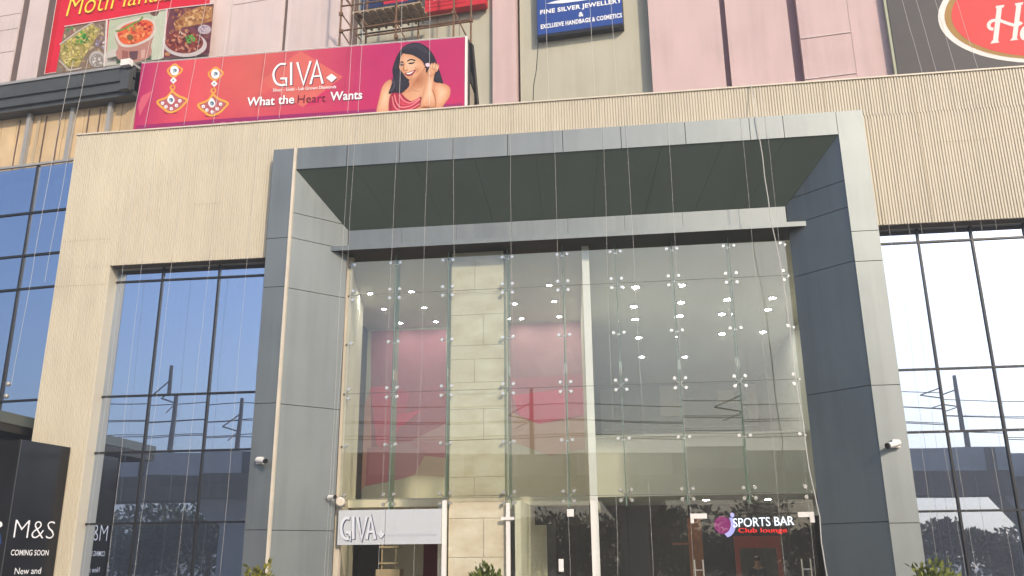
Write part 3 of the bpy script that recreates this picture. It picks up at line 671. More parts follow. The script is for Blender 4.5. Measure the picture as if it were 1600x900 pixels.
c.flat(PK, zp(smooth([(940, 118), (985, 108), (1020, 105), (1000, 140), (965, 142)], 4)), W0+0.004, ink('7a5040'))
# picture 3: bowl of curry
p3 = [(1105, 75), (1510, 35), (1470, 480), (1060, 520)]
c.flat(PK, zp(p3), W0+0.002, ink('7c4048')); scatter(c, p3, 130, ['8d5a4c', '5c2f3c', 'a8643c', 'c98c5c', '6d3a34'], 10, 28, W0+0.003, 0.6)
ch = [(1150, 210), (1260, 110), (1400, 55), (1500, 60), (1495, 190), (1390, 215), (1280, 240), (1170, 255)]
c.flat(PK, zp(ch), W0+0.009, ink('c08a52')); scatter(c, ch, 110, ['d9a86a', 'b87a40', 'a4663a', 'e3b880', '96592f'], 9, 24, W0+0.010, 0.5)
c.flat(PK, zp(ell((1428, 265), 60, 42, 18)), W0+0.016, ink('cdbcc4')); scatter(c, ell((1428, 262), 50, 34, 16), 26, ['e0d4dc', '8d7088', 'b49cae'], 6, 14, W0+0.017, 0.5)
c.flat(PK, zp(ell((1255, 400), 196, 112, 36, 0.04)), W0+0.022, ink('ddd0cf')); bw = ell((1248, 380), 170, 100, 34, 0.04)
c.flat(PK, zp(bw), W0+0.024, ink('8a3a2c')); scatter(c, bw, 170, ['a04a34', '6f2a24', 'b8644a', 'c98a70', '82342a', '5c2420'], 9, 26, W0+0.025, 0.5)
scatter(c, [(1180, 290), (1300, 250), (1330, 300), (1230, 330)], 18, ['e3c8b0', 'd0a88a'], 6, 14, W0+0.031, 0.4)
scatter(c, ell((1300, 352), 52, 48, 14), 34, ['5fae3e', '3f9a3c', '8fc45a'], 8, 16, W0+0.031, 0.5)
for a, b in (((560, 182), (537, 598)), ((1095, 82), (1057, 522))): stroke(c, PK, zp([a, b]), 0.07, W0+0.034, ink('eee6e0'))
stroke(c, PK, zp([(180, 240), (560, 180), (1085, 85), (1515, 36)]), 0.03, W0+0.034, ink('f0e8e0'))
c.build('printed_face', M['ink'], MS)
c = MB(); yl, og = ink('ffe04a', 0.95), ink('c9481a', 0.8)
for body, xa, xb, base in (('Moti', 104, 163, 27), ('Mahal', 173, 248, 19), ('D', 256, 276, 1)):
    ua, ub = PK.px(xa, base, W0)[0], PK.px(xb, base-5, W0)[0]+0.16
    hgt = 0.76
    for col, dw, du in ((og, 0.036, 0.035), (yl, 0.040, 0.0)): text(c, PK, body, ua+du, ub+du, 19.29-du*0.8, 19.29+hgt-du*0.8, W0+dw, col, shear=0.14, bold=-0.012)
c.build('lettering', M['ink'], MS)

# blue jewellery sign
BS = board('jewellery_sign', 'small blue sign with white slab lettering on the green wall', PK, -1.98, 0.49, 16.1, 17.9, 0, 0.2, None)
MB().box(-1.98, 0.49, -0.05, 0.20, 15.97, 18.1, PK).build('backing_board', M['black'], BS)
c = MB(); W1 = 0.204
c.flat(PK, [(-1.97, 16.06), (0.48, 16.06), (0.48, 18.09), (-1.97, 18.09)], W1, ink('2f52a0', 0.8)); c.build('printed_face', M['ink'], BS)
c = MB(); wt = ink('ffffff', 0.85)
uu = [PK.px(x, y, W1)[0] for x, y in ((844, 20), (972, 5), (845, 42), (972, 27))]
def slabtext(fr, body, ua, ub, va, vb, w):
    text(c, fr, body, ua, ub, va, vb, w, wt, bold=0.035, sp=1.08)
    # slab serifs: thin bars at foot and head of the line's letters
slabtext(PK, 'FINE SILVER JEWELLERY', uu[0], uu[1], 16.68, 16.87, W1+0.004)
slabtext(PK, 'EXCLUSIVE HANDBAGS & COSMETICS', uu[2], uu[3], 16.24, 16.39, W1+0.004)
m0 = PK.px(908, 24, W1); text(c, PK, '&', m0[0]-0.07, m0[0]+0.07, 16.46, 16.61, W1+0.004, wt, bold=0.03)
sw = [PK.px(*q, W1) for q in ((853, 6), (880, 5), (925, -1), (930, -4), (900, -4), (870, 1))]; c.flat(PK, sw, W1+0.004, wt)
sw = [PK.px(*q, W1) for q in ((866, -2), (905, -6), (905, -16), (866, -10))]; c.flat(PK, sw, W1+0.004, ink('b8bcc8', 0.8))
c.build('lettering', M['ink'], BS)

# black snack shop board with red oval
HB = board('oval_logo_signboard', 'big dark grey signboard with a red oval logo rimmed in gold and white', PK, 7.3, 15.6, 12.6, 19.6, 0, 0.2, None)
MB().box(7.27, 15.6, 0.43, 0.62, 12.4, 19.4, PK).build('backing_board', mat('charcoal_flex', (0.055, 0.05, 0.05), 0.55, 0, 0.15, 2), HB)
MB().box(7.20, 7.265, 0.43, 0.60, 12.4, 19.4, PK).build('edge_strip', mat('sage_edge', (0.40, 0.42, 0.30), 0.7), HB)
W2 = 0.624
e0 = PK.px(1465, 34, W2); eb = PK.px(1600, 104, W2)
ec = (e0[0]+2.75, e0[1]+0.02); eb_ = 1.56
c = MB()
for a, b, h, dw in ((2.75, eb_, 'f6f0ea', 0), (2.60, eb_-0.10, 'b08a48', 0.003), (2.44, eb_-0.17, 'ea4a48', 0.006)): c.flat(PK, ell((ec[0]+0.02, ec[1]), a, b, 72), W2+dw, ink(h, 0.85))
Z4 = lambda pts: [PK.px(1440+x/7.5, y/7.5, W2) for x, y in pts]
wh = ink('f8ece8', 0.85)
c.flat(PK, Z4([(880, 90), (940, 90), (895, 480), (835, 480)]), W2+0.009, wh); c.flat(PK, Z4([(1110, 50), (1170, 50), (1115, 455), (1060, 455)]), W2+0.009, wh)
for q in ([(870, 72), (970, 58), (960, 90), (865, 100)], [(825, 478), (890, 470), (910, 500), (805, 515)], [(1095, 42), (1190, 25), (1185, 55), (1095, 68)], [(1050, 455), (1110, 447), (1135, 468), (1035, 480)]): c.flat(PK, Z4(q), W2+0.010, wh)
stroke(c, PK, Z4(smooth([(840, 345), (800, 335), (785, 290), (820, 250), (900, 240), (990, 270), (1090, 300), (1140, 285), (1170, 262)], 5, False)), 0.085, W2+0.011, wh)
stroke(c, PK, Z4(smooth([(1285, 330), (1215, 330), (1180, 390), (1195, 450), (1250, 440), (1285, 390)], 5, False)), 0.11, W2+0.011, wh)
c.flat(PK, Z4([(1275, 320), (1330, 315), (1320, 430), (1350, 440), (1345, 460), (1270, 460)]), W2+0.010, wh)
c.build('printed_face', M['ink'], HB)

# scaffold and two part-hidden boards behind it
SC = thing('scaffold', 'rusty pipe scaffold standing against the pale green wall', 'scaffold', tuple(PK(-6, 11.3, 0.9)), -A6)
sc = MB(); WS = 1.25
def pole(a, b, w=WS, w2=None, r=0.028):
    pa, pb = PK.px(*a, w), PK.px(*b, w2 if w2 is not None else w); sc.tube([PK(pa[0], pa[1], w), PK(pb[0], pb[1], w2 if w2 is not None else w)], r, 6)
def vert(x, y, w):
    u = PK.px(x, y, w)[0]; sc.tube([PK(u, 11.3, w), PK(u, 21.5, w)], 0.03, 6)
for x in (533, 619, 709, 736): vert(x, 20, WS)
for x in (573, 654): vert(x, 30, 0.35)
for a, b in (((530, 49), (712, 20)), ((570, 57), (738, 33)), ((532, 10), (740, -18))): pole(a, b)
pole((556, 55), (740, 30), 0.35)
for a, b in (((534, 22), (566, 66)), ((548, -6), (575, 58)), ((534, 50), (545, 67)), ((533, -10), (574, 40)), ((620, 36), (634, 62)), ((712, 22), (740, 80)), ((540, -5), (562, 30))): pole(a, b, 1.0, r=0.022)
for x, y in ((533, 49), (533, 22), (619, 35), (709, 20), (736, 32), (619, 58)):
    u = PK.px(x, y, WS); sc.box(u[0]-0.05, u[0]+0.05, WS-0.04, WS+0.05, u[1]-0.05, u[1]+0.05, PK)
sc.build('pipe_frame', M['rust'], SC)
c = MB()
ua, ub = PK.px(556, 33, 0.9)[0], PK.px(662, 15, 0.9)[0]; vz = PK.px(600, 22, 0.9)[1]
for k in range(7): c.box(ua+0.05*(k % 3), ub-0.04*(k % 2), 0.30+k*0.13, 0.41+k*0.13, vz-0.02+0.01*(k % 2), vz+0.03, PK)
for k in range(9): c.box(ua+k*(ub-ua)/9, ua+k*(ub-ua)/9+0.05, 0.28, 1.22, vz-0.08, vz-0.03, PK)
c.build('plank_deck', mat('grey_bamboo', (0.34, 0.26, 0.18), 0.9, 0, 0.25, 5), SC)
def partboard(name, label, x0, x1, yb0, colr, w, extra):
    a, b = PK.px(x0, yb0, w), PK.px(x1, yb0, w)
    zlow = PK.px((x0+x1)/2, yb0, w)[1]
    t = thing(name, label, 'sign', tuple(PK((a[0]+b[0])/2, zlow, w)), -A6)
    MB().box(a[0], b[0], w-0.3, w, zlow, zlow+2.2, PK).build('backing_board', mat(name+'_paint', ink(colr, 0.8), 0.5, 0, 0.08, 2), t)
    c = MB(); extra(c, zlow, a[0], b[0], w); c.build('printed_face', M['ink'], t)
def ex_red(c, z, a, b, w):
    for k in range(3): c.flat(PK, [(a+0.05, z+0.12+k*0.13), (b-0.6, z+0.12+k*0.13), (b-0.6, z+0.15+k*0.13), (a+0.05, z+0.15+k*0.13)], w+0.004, ink('a81424'))
    scatter(c, [(a+0.2, z+0.32), (a+1.0, z+0.32), (a+1.0, z+0.6), (a+0.2, z+0.6)], 30, ['d8d4dc', '8d8aa0', 'f0ecec'], 0.04, 0.10, w+0.008, 0.6, conv=lambda q: q)
def ex_blue(c, z, a, b, w):
    c.flat(PK, [(a+0.72, z+0.06), (a+1.5, z+0.06), (a+1.62, z+0.5), (a+0.7, z+0.5)], w+0.004, ink('e0304a'))
    c.flat(PK, [(a+0.14, z+0.0), (a+0.2, z+0.0), (a+0.2, z+2.1), (a+0.14, z+2.1)], w+0.004, ink('8d8a96'))
partboard('red_signboard', 'red signboard above the scaffold, only its lower edge in view', 664, 758, 12, 'd8202c', 0.30, ex_red)
partboard('navy_signboard', 'navy blue signboard with a red patch above the scaffold deck', 565, 655, 8, '1f2f5c', 0.10, ex_blue)

# ------------------------------------------------------------------ jewellery billboard on the parapet
BL = thing('jewellery_billboard', 'wide pink and coral jewellery billboard with earrings and a smiling woman', 'billboard', (-7.78, 18.95, 11.3))
b0, b1, bt = -12.03, -3.50, 14.13
MB().box(b0, b1, 18.86, 18.98, 11.9, bt).build('panel', mat('billboard_edge', (0.75, 0.70, 0.70), 0.5), BL)
c = MB(); NX = 26; NZ = 8
vb = 11.92
def bgcol(s, t):
    A, B, C_, D = lin('c02d6c'), lin('ea5a64'), lin('e06a62'), lin('c8306e')
    def mixc(p, q, k): k = max(0, min(1, k)); return tuple(p[i]+(q[i]-p[i])*k for i in range(3))
    base = mixc(A, B, s/0.16) if s < 0.16 else (mixc(B, C_, (s-0.16)/0.2) if s < 0.36 else mixc(C_, D, (s-0.36)/0.36))
    low = lin('d23066'); k = max(0, (0.55-t))*1.1
    base = mixc(base, low, k if s > 0.2 else 0.0)
    return tuple(x*0.78 for x in base)
for i in range(NX):
    for j in range(NZ):
        s0, s1, t0, t1 = i/NX, (i+1)/NX, j/NZ, (j+1)/NZ
        c.add([BB(b0+(b1-b0)*s, vb+(bt-0.02-vb)*t, 0.0) for s, t in ((s0, t0), (s1, t0), (s1, t1), (s0, t1))], [(0, 1, 2, 3)], [bgcol(s0, t0), bgcol(s1, t0), bgcol(s1, t1), bgcol(s0, t1)])
# faint diamond facets
def bz_(x, y): return BB.px(340+x/5.714, 80+y/5.715)
c.flat(BB, [bz_(380, 270), (bz_(740, 0)[0], bt-0.03), bz_(1120, 230), bz_(760, 500)], 0.001, ink('e4736a', 0.78))
c.flat(BB, [bz_(300, 285), bz_(380, 230), bz_(470, 330), bz_(400, 390)], 0.0015, ink('e36a66', 0.78))
c.flat(BB, [bz_(760, 500), bz_(1120, 230), bz_(1010, 330), bz_(900, 470)], 0.0015, ink('d8386c', 0.78))
c.flat(BB, [BB.px(222, 150), BB.px(240, 140), BB.px(218, 182), BB.px(216, 165)], 0.001, ink('e0667a', 0.78))
c.flat(BB, [(b0+0.02, 11.92)]+[BB.px(x, y) for x, y in ((724, 160), (540, 178), (340, 188), (214, 196))][::-1][:1]+[BB.px(340, 186), BB.px(560, 172), BB.px(722, 161), (b1-0.02, 11.92)], 0.002, ink('a02c6c', 0.78))
# small print, cut by the parapet
text(c, BB, 'Follow us at giva jewellery', BB.px(366, 192)[0], BB.px(520, 186)[0], 12.07, 12.22, 0.004, ink('f3c8d4', 0.8))
c.flat(BB, ell((BB.px(348, 196)[0], 12.14), 0.10, 0.10, 14), 0.004, ink('cf7aa4', 0.8))
c.build('printed_background', M['ink'], BL)
c = MB(); wt = ink('ffffff', 0.85); sh = ink('6a2a58', 0.7)
def giva(c, conv, wd, w, col):
    stroke(c, conv[0], conv[1](smooth([(612, 118), (560, 118), (515, 160), (500, 215), (520, 280), (565, 305), (612, 298)], 4, False)+[(614, 300), (614, 245), (562, 245)]), wd, w, col)
    stroke(c, conv[0], conv[1]([(658, 100), (658, 305)]), wd, w+0.001, col)
    stroke(c, conv[0], conv[1]([(712, 100), (768, 297), (832, 90)]), wd, w+0.002, col)
    stroke(c, conv[0], conv[1]([(830, 297), (888, 90), (940, 292)]), wd, w+0.003, col)
    stroke(c, conv[0], conv[1]([(848, 228), (925, 222)]), wd*0.8, w+0.004, col)
    c.flat(conv[0], conv[1]([(970, 240), (1018, 203), (1066, 238), (1020, 280)]), w+0.004, col)
cv = lambda pts: [bz_(*p) for p in pts]; cs = lambda pts: [bz_(p[0]+6, p[1]+5) for p in pts]
giva(c, (BB, cs), 0.066, 0.004, sh); giva(c, (BB, cv), 0.058, 0.010, wt)
def tx(body, xa, ya, xb, yb, h, col, w=0.016, **kw):      # baseline from a to b in the enlarged view
    ua, va = bz_(xa, ya); ub, vb_ = bz_(xb, yb); text(c, BB, body, ua, ub, va, va+h, w, col, slope=vb_-va, **kw)
tx('Silver - Gold - Lab Grown Diamonds', 495, 365, 1060, 333, 0.09, wt, bold=0.01)
for dx, dy, cc, dw in ((4, 4, sh, -0.003), (0, 0, wt, 0.0)):
    tx('What', 262+dx, 495+dy, 510+dx, 483+dy, 0.25, cc, w=0.016+dw, bold=0.02); tx('the', 540+dx, 478+dy, 685+dx, 470+dy, 0.25, cc, w=0.016+dw, bold=0.02); tx('Wants', 1005+dx, 447+dy, 1292+dx, 430+dy, 0.25, cc, w=0.016+dw, bold=0.02)
tx('Heart', 715, 466, 965, 452, 0.22, ink('7a1a3c', 0.7), bold=-0.004)
c.build('lettering', M['ink'], BL)
# earrings
c = MB(); E = lambda x, y: BB.px(220+x/8.18, 90+y/8.18)
def earring(dx, dy):
    e = lambda pts: [E(p[0]+dx, p[1]+dy) for p in pts]; gold, gd, dia = ink('f3b44c', 0.85), ink('c98430', 0.8), ink('f4f6fa', 0.9)
    stroke(c, BB, e(smooth([(340, 160), (375, 130), (435, 85), (500, 130), (530, 150), (510, 190), (470, 220), (425, 250), (375, 220), (340, 165)], 4, False)), 0.045, 0.004, gold)
    c.flat(BB, e(ell((432, 168), 55, 62, 18)), 0.006, dia); c.flat(BB, e(ell((438, 165), 26, 22, 12)), 0.008, ink('6f8ca4')); c.flat(BB, e(ell((425, 180), 14, 20, 10)), 0.009, ink('c4d4e0'))
    c.flat(BB, e([(375, 292), (418, 250), (462, 292), (418, 335)]), 0.006, dia); c.flat(BB, e(ell((418, 292), 16, 16, 10)), 0.008, ink('b8c0cc'))
    stroke(c, BB, e([(418, 335), (412, 360)]), 0.03, 0.005, gold); stroke(c, BB, e(ell((408, 382), 28, 28, 12)+[(436, 382)]), 0.035, 0.005, gold)
    fan = smooth([(400, 430), (330, 510), (215, 560), (250, 620), (300, 655), (340, 690), (395, 700), (450, 680), (500, 650), (550, 600), (590, 540), (480, 490), (405, 430)], 4, False)
    c.flat(BB, e(fan[:-1]), 0.003, ink('c46a70', 0.8)); stroke(c, BB, e(fan), 0.055, 0.006, gold); stroke(c, BB, e([(395, 420), (405, 450)]), 0.07, 0.007, gold)
    c.flat(BB, e(smooth([(385, 475), (435, 545), (390, 600), (340, 545)], 4)), 0.009, dia); c.flat(BB, e(ell((390, 545), 26, 28, 12)), 0.011, ink('5f7f9a')); c.flat(BB, e(ell((382, 555), 12, 14, 8)), 0.012, ink('c4d8e4'))
    for x, y in ((280, 585), (325, 630), (392, 655), (458, 615), (500, 555)): c.flat(BB, e(ell((x, y), 22, 22, 10)), 0.009, dia); c.flat(BB, e(ell((x+4, y+2), 8, 8, 8)), 0.011, ink('9aa4b4'))
    c.flat(BB, e(ell((380, 708), 95, 8, 14)), 0.002, ink('9c2c40'))
earring(0, 0); earring(522, 42)
c.build('earring_picture', M['ink'], BL)
# woman
c = MB(); Q = lambda pts: [BB.px(580+x/6.925, 60+y/6.92) for x, y in pts]
hair, hair2, skin, skin2, skin3, dress, dress2 = ink('3c3a4c', 0.6), ink('55536a', 0.6), ink('ecb98e', 0.85), ink('d99a70', 0.85), ink('f6cfa8', 0.85), ink('e0586a', 0.85), ink('b8304c', 0.8)
F_ = lambda pts, w, col, n=4: c.flat(BB, Q(smooth(pts, n)), w, col)
def mixc(a, b, t): return tuple(a[i]+(b[i]-a[i])*t for i in range(3))
def tone(pts, w, edge, core, ctr, n=7, lo=0.15):          # printed shape shading softly from its edge colour to a core colour
    P = smooth(pts, 4)
    for k in range(n):
        t = k/(n-1); f = 1-(1-lo)*t
        c.flat(BB, Q([(ctr[0]+(x-ctr[0])*f, ctr[1]+(y-ctr[1])*f) for x, y in P]), w+0.0003*k, mixc(edge, core, t))
hair, hair2 = ink('34303e', 0.55), ink('5a566a', 0.6)
sk0, sk1, sk2, sk3 = ink('b9744e', 0.8), ink('d89a74', 0.85), ink('e6b08a', 0.85), ink('f2c8a4', 0.85)
dress, dress2, dress3 = ink('d84c60', 0.85), ink('ac2a46', 0.8), ink('f08c90', 0.85)
tone([(230, 330), (290, 170), (370, 75), (490, 45), (600, 90), (680, 190), (720, 300), (765, 430), (775, 485), (690, 470), (640, 400), (560, 420), (420, 500), (330, 590), (190, 598), (215, 520), (240, 430)], 0.003, hair, ink('3a3644', 0.55), (500, 130), 5)
tone([(60, 835), (90, 640), (130, 510), (215, 450), (245, 600), (190, 835)], 0.006, sk1, sk3, (150, 640))
tone([(420, 440), (590, 320), (680, 470), (760, 480), (850, 530), (850, 620), (800, 700), (720, 790), (560, 810), (330, 815), (290, 640), (340, 590), (410, 520)], 0.006, sk1, sk2, (520, 590))
tone([(680, 500), (770, 490), (845, 545), (835, 640), (740, 760), (660, 780), (680, 640)], 0.009, sk1, sk3, (770, 580))
tone([(440, 470), (560, 350), (600, 420), (560, 520), (450, 560), (400, 580), (420, 520)], 0.009, sk1, sk0, (500, 450))
stroke(c, BB, Q(smooth([(350, 590), (420, 560), (520, 570)], 4, False)), 0.02, 0.012, sk1)
tone([(200, 820), (200, 640), (250, 585), (320, 590), (380, 650), (460, 685), (545, 640), (560, 690), (520, 740), (400, 800), (330, 815)], 0.010, dress2, dress, (350, 730), 5)
for pts in ([(265, 600), (290, 690), (340, 735), (440, 720), (545, 650)], [(320, 600), (360, 660), (440, 690), (540, 640)], [(240, 620), (262, 720), (320, 770), (430, 760), (540, 700)]):
    stroke(c, BB, Q(smooth(pts, 5, False)), 0.045, 0.0125, dress2); stroke(c, BB, Q([(x-12, y+10) for x, y in smooth(pts, 5, False)]), 0.03, 0.0130, dress3)
tone([(302, 250), (318, 190), (360, 160), (450, 175), (540, 230), (588, 290), (560, 345), (500, 412), (440, 450), (388, 432), (340, 372), (304, 322)], 0.013, sk1, sk3, (420, 270), 9)
tone([(470, 330), (520, 280), (575, 300), (555, 345), (505, 395), (450, 430)], 0.016, sk2, sk1, (520, 350), 5)
tone([(235, 330), (300, 345), (340, 425), (395, 455), (415, 505), (370, 560), (325, 592), (250, 588), (190, 600), (215, 520), (240, 430)], 0.0128, hair, ink('464252', 0.55), (290, 480), 4)
tone([(690, 300), (730, 330), (765, 430), (778, 488), (735, 480), (690, 470), (672, 400)], 0.0128, hair, ink('464252', 0.55), (720, 400), 4)
F_([(298, 350), (282, 250), (325, 165), (365, 145), (330, 190), (312, 250), (304, 300)], 0.018, hair)
F_([(345, 150), (450, 140), (560, 215), (606, 270), (590, 310), (545, 240), (450, 184), (365, 168)], 0.018, hair)
br = ink('3a2220', 0.6)
for pts in ([(306, 272), (326, 258), (352, 264)], [(392, 252), (430, 232), (480, 244)]): stroke(c, BB, Q(smooth(pts, 4, False)), 0.034, 0.019, br)
for pts in ([(306, 292), (330, 276), (354, 288), (330, 300)], [(402, 278), (436, 260), (474, 264), (442, 282)]):
    tone(pts, 0.019, ink('5a3428', 0.6), ink('1c1416', 0.6), (pts[1][0], pts[1][1]+12), 3)
for x, y in ((333, 285), (440, 269)): c.flat(BB, Q(ell((x+4, y-3), 4, 4, 6)), 0.021, ink('ffffff', 0.9))
stroke(c, BB, Q(smooth([(362, 270), (350, 330), (368, 352), (396, 342)], 4, False)), 0.022, 0.019, sk0); tone([(360, 300), (378, 300), (384, 340), (362, 345)], 0.0195, sk2, sk3, (370, 322), 3)
F_([(362, 380), (400, 372), (440, 356), (488, 342), (455, 392), (412, 410), (382, 402)], 0.019, ink('9c2f40', 0.8)); F_([(380, 382), (420, 373), (466, 354), (432, 384), (400, 392)], 0.020, ink('fff4ee', 0.9), 3)
stroke(c, BB, Q(smooth([(478, 318), (502, 345), (492, 372)], 3, False)), 0.014, 0.019, sk0)
F_([(588, 280), (625, 272), (638, 300), (605, 312)], 0.020, ink('f0d0e0', 0.9)); F_([(610, 300), (648, 300), (602, 375), (596, 335)], 0.0195, hair)
tone([(535, 740), (560, 600), (600, 440), (620, 360), (680, 370), (680, 440), (665, 560), (700, 680), (690, 740), (600, 745)], 0.0215, sk1, sk3, (640, 560), 7, 0.3)
tone([(610, 385), (628, 330), (655, 290), (690, 300), (704, 350), (675, 410), (640, 425)], 0.024, sk1, sk2, (655, 350), 4)
for pts in ([(636, 335), (642, 290), (664, 272), (672, 300), (660, 340)], [(662, 335), (672, 282), (694, 268), (700, 300), (684, 345)], [(684, 342), (702, 288), (718, 277), (722, 305), (706, 350)], [(700, 358), (718, 300), (734, 290), (734, 320), (714, 364)]):
    tone(pts, 0.0258, sk1, sk3, (sum(p[0] for p in pts)/5, sum(p[1] for p in pts)/5), 3, 0.4)
F_([(622, 388), (638, 330), (654, 322), (660, 340), (645, 395)], 0.0272, sk2, 3)
stroke(c, BB, Q(smooth([(560, 738), (610, 744), (640, 732)], 4, False)), 0.022, 0.0272, sk0); stroke(c, BB, Q(smooth([(668, 560), (702, 680), (698, 745)], 4, False)), 0.018, 0.0272, sk0)
stroke(c, BB, Q(smooth([(238, 440), (250, 520), (215, 585)], 4, False)), 0.05, 0.0272, hair2)
for pts in ([(330, 130), (420, 75), (540, 85), (630, 175)], [(300, 200), (262, 330), (250, 470), (215, 580)], [(340, 470), (320, 540), (270, 590)], [(690, 260), (720, 350), (752, 460)], [(390, 110), (490, 90), (600, 160)]): stroke(c, BB, Q(smooth(pts, 5, False)), 0.022, 0.0052, hair2)
c.build('portrait_picture', M['ink'], BL)
c = MB()
c.box(b1+0.002, b1+0.05, 18.835, 18.98, 11.9, bt+0.0); c.box(b0-0.012, b1+0.05, 18.845, 18.98, bt+0.002, bt+0.012); c.build('edge_frame', M['white'], BL)
for x in (b1-0.02, -7.7, b0+0.2):
    c = MB(); c.slab([(x, 19.0, bt-0.1), (x, 19.32, bt+0.02), (x, 21.3, 11.3), (x, 20.85, 11.3)], (0.16, 0, 0)); c.box(x, x+0.10, 18.99, 19.12, 11.25, bt)
    c.box(x+0.02, x+0.12, 19.12, 19.9, 13.05, 13.3); c.box(x+0.02, x+0.10, 19.12, 20.6, 12.15, 12.25)
    c.build('brace_frame', M['black_steel'], BL)
MB().box(b1-0.1, b1+0.08, 19.2, 19.75, 11.25, 13.0).build('brace_cover', mat('weathered_sheet', (0.42, 0.36, 0.28), 0.8, 0, 0.2, 4), BL)

# ------------------------------------------------------------------ black hoarding at lower left
HO = thing('black_hoarding', 'glossy black shopfront hoarding announcing a coming store', 'hoarding', (-12.9, 17.2, 0))
hu = HD.px(34, 684)[0]; hc = HD(hu, 0)
c = MB(); c.box(hu+0.004, 0.0, -0.10, 0, 0, 4.15, HD); c.build('side_panel', mat('gloss_black_panel', (0.012, 0.012, 0.014), 0.22, 0, 0.3, 2), HO)
c = MB(); c.box(-18.0, hc.x-0.004, hc.y, hc.y+0.10, 0, 4.15); c.build('front_panel', M['black'], HO)
c = MB(); c.box(hc.x-0.003, hc.x+0.012, hc.y-0.012, hc.y+0.004, 0, 4.16); c.build('joint_strip', mat('grey_joint', (0.06, 0.06, 0.06), 0.5), HO)
c = MB()
def htext(body, xa, xb, yt, yb, w=0.006, **kw):
    ua, vb2 = HD.px(xa, yb); ub, _ = HD.px(xb, yb); _, vt = HD.px((xa+xb)/2, yt); _, vm = HD.px((xa+xb)/2, yb)
    text(c, HD, body, ua, ub, vm, vt, w, ink('ffffff', 0.95), **kw)
htext('M&S', 20, 83, 813, 841, bold=-0.018); htext('COMING SOON', 16, 75, 859, 868, bold=0.01); htext('New and', 22, 63, 887, 897, bold=0.0)
HF = Fr((0, hc.y, 0), (1, 0, 0), (0, -1, 0)); p = [HF.px(*q, 0.006) for q in ((-6, 812), (3, 816), (4, 821), (-3, 827), (-7, 826))]; c.flat(HF, p, 0.006, ink('ffffff', 0.9))
p = [HF.px(*q, 0.006) for q in ((-8, 832), (1, 834), (2, 850), (-8, 852))]; c.flat(HF, p, 0.006, ink('3a5a9a', 0.9))
c.build('lettering', M['ink'], HO)
CP = thing('entrance_canopy', 'dark flat canopy roof over the hoarding at the foot of the glass wing', 'canopy', (-15, 17, 4.4))
c = MB(); c.box(-18, -13.3, 13.5, 19.0, 4.45, 4.62); c.build('soffit', M['black'], CP)
c = MB(); c.box(-18, -13.28, 13.48, 19.0, 4.625, 4.86); c.build('fascia', mat('grey_green_fascia', (0.11, 0.13, 0.12), 0.4, 0.2), CP)

# ------------------------------------------------------------------ shop sign and bar sign
GS = thing('shop_sign', 'white shop sign with thin silver blue letters above the left door', 'sign', (-5.1, 19.1, 2.03))
c = MB(); c.box(-6.24, -5.205, 19.06, 19.145, 2.03, 2.75); c.box(-5.195, -3.985, 19.06, 19.145, 2.03, 2.75); c.build('panel', mat('white_acrylic', (0.54, 0.57, 0.60), 0.3), GS)
c = MB(); SG = Fr((0, 19.055, 0), (1, 0, 0), (0, -1, 0))
Gz = lambda pts: [SG.px(533+(p[0]-500)*0.1205, 806+(p[1]-95+(p[0]-600)*0.05)*0.172) for p in pts]
Gs = lambda pts: [SG.px(533+(p[0]-500)*0.1205+1.0, 806+(p[1]-95+(p[0]-600)*0.05)*0.172+0.8) for p in pts]
giva(c, (SG, Gs), 0.075, 0.002, ink('3c4a6c', 0.8)); giva(c, (SG, Gz), 0.06, 0.010, ink('e8ecf4', 0.85))
ua, v0 = SG.px(606, 838); ub, v1 = SG.px(682, 838); text(c, SG, 'Silver Gold Lab Grown Diamonds', ua, ub, v0, v0+0.055, 0.003, ink('c8ccd8', 0.9))
c.build('lettering', M['ink'], GS)
BSN = thing('bar_sign', 'glowing bar sign with white and red letters and a purple ball', 'sign', (3, 26.9, 2.2))
SB = Fr((0, 26.93, 0), (1, 0, 0), (0, -1, 0))
def bl(body, xa, xb, yt, yb, m, nm, **kw):
    c = MB(); ua, va = SB.px(xa, yb[0]); ub, vb2 = SB.px(xb, yb[1]); vt = SB.px(xa, yt)[1]
    text(c, SB, body, ua, ub, va, vt, 0.03, None, slope=vb2-va, depth=0.04, **kw); c.build(nm, m, BSN)
bl('SPORTS BAR', 1146, 1241, 810, (824, 820.5), emit('white_letter_glow', (0.85, 0.88, 1.0), 1.3), 'white_letters', bold=0.0)
bl('Club lounge', 1154, 1230, 825, (834.5, 834), emit('red_letter_glow', (0.9, 0.02, 0.02), 1.2), 'red_letters', bold=0.0)
c = MB(); q = SB.px(1129, 820.5); c.flat(SB, ell(q, 0.24, 0.25, 24), 0.02); c.build('purple_ball', emit('purple_glow', (0.25, 0.01, 0.14), 0.8), BSN)
c = MB(); q2 = SB.px(1131, 821); o_ = ell(q2, 0.32, 0.34, 16, 0, -1.35, 0.75); i_ = ell((q2[0]-0.06, q2[1]+0.05), 0.26, 0.29, 16, 0, -1.35, 0.75); c.flat(SB, o_+i_[::-1], 0.03)
c.flat(SB, ell(SB.px(1144, 805), 0.06, 0.07, 12), 0.03); c.build('lilac_swoosh', emit('lilac_glow', (0.45, 0.42, 0.85), 1.0), BSN)
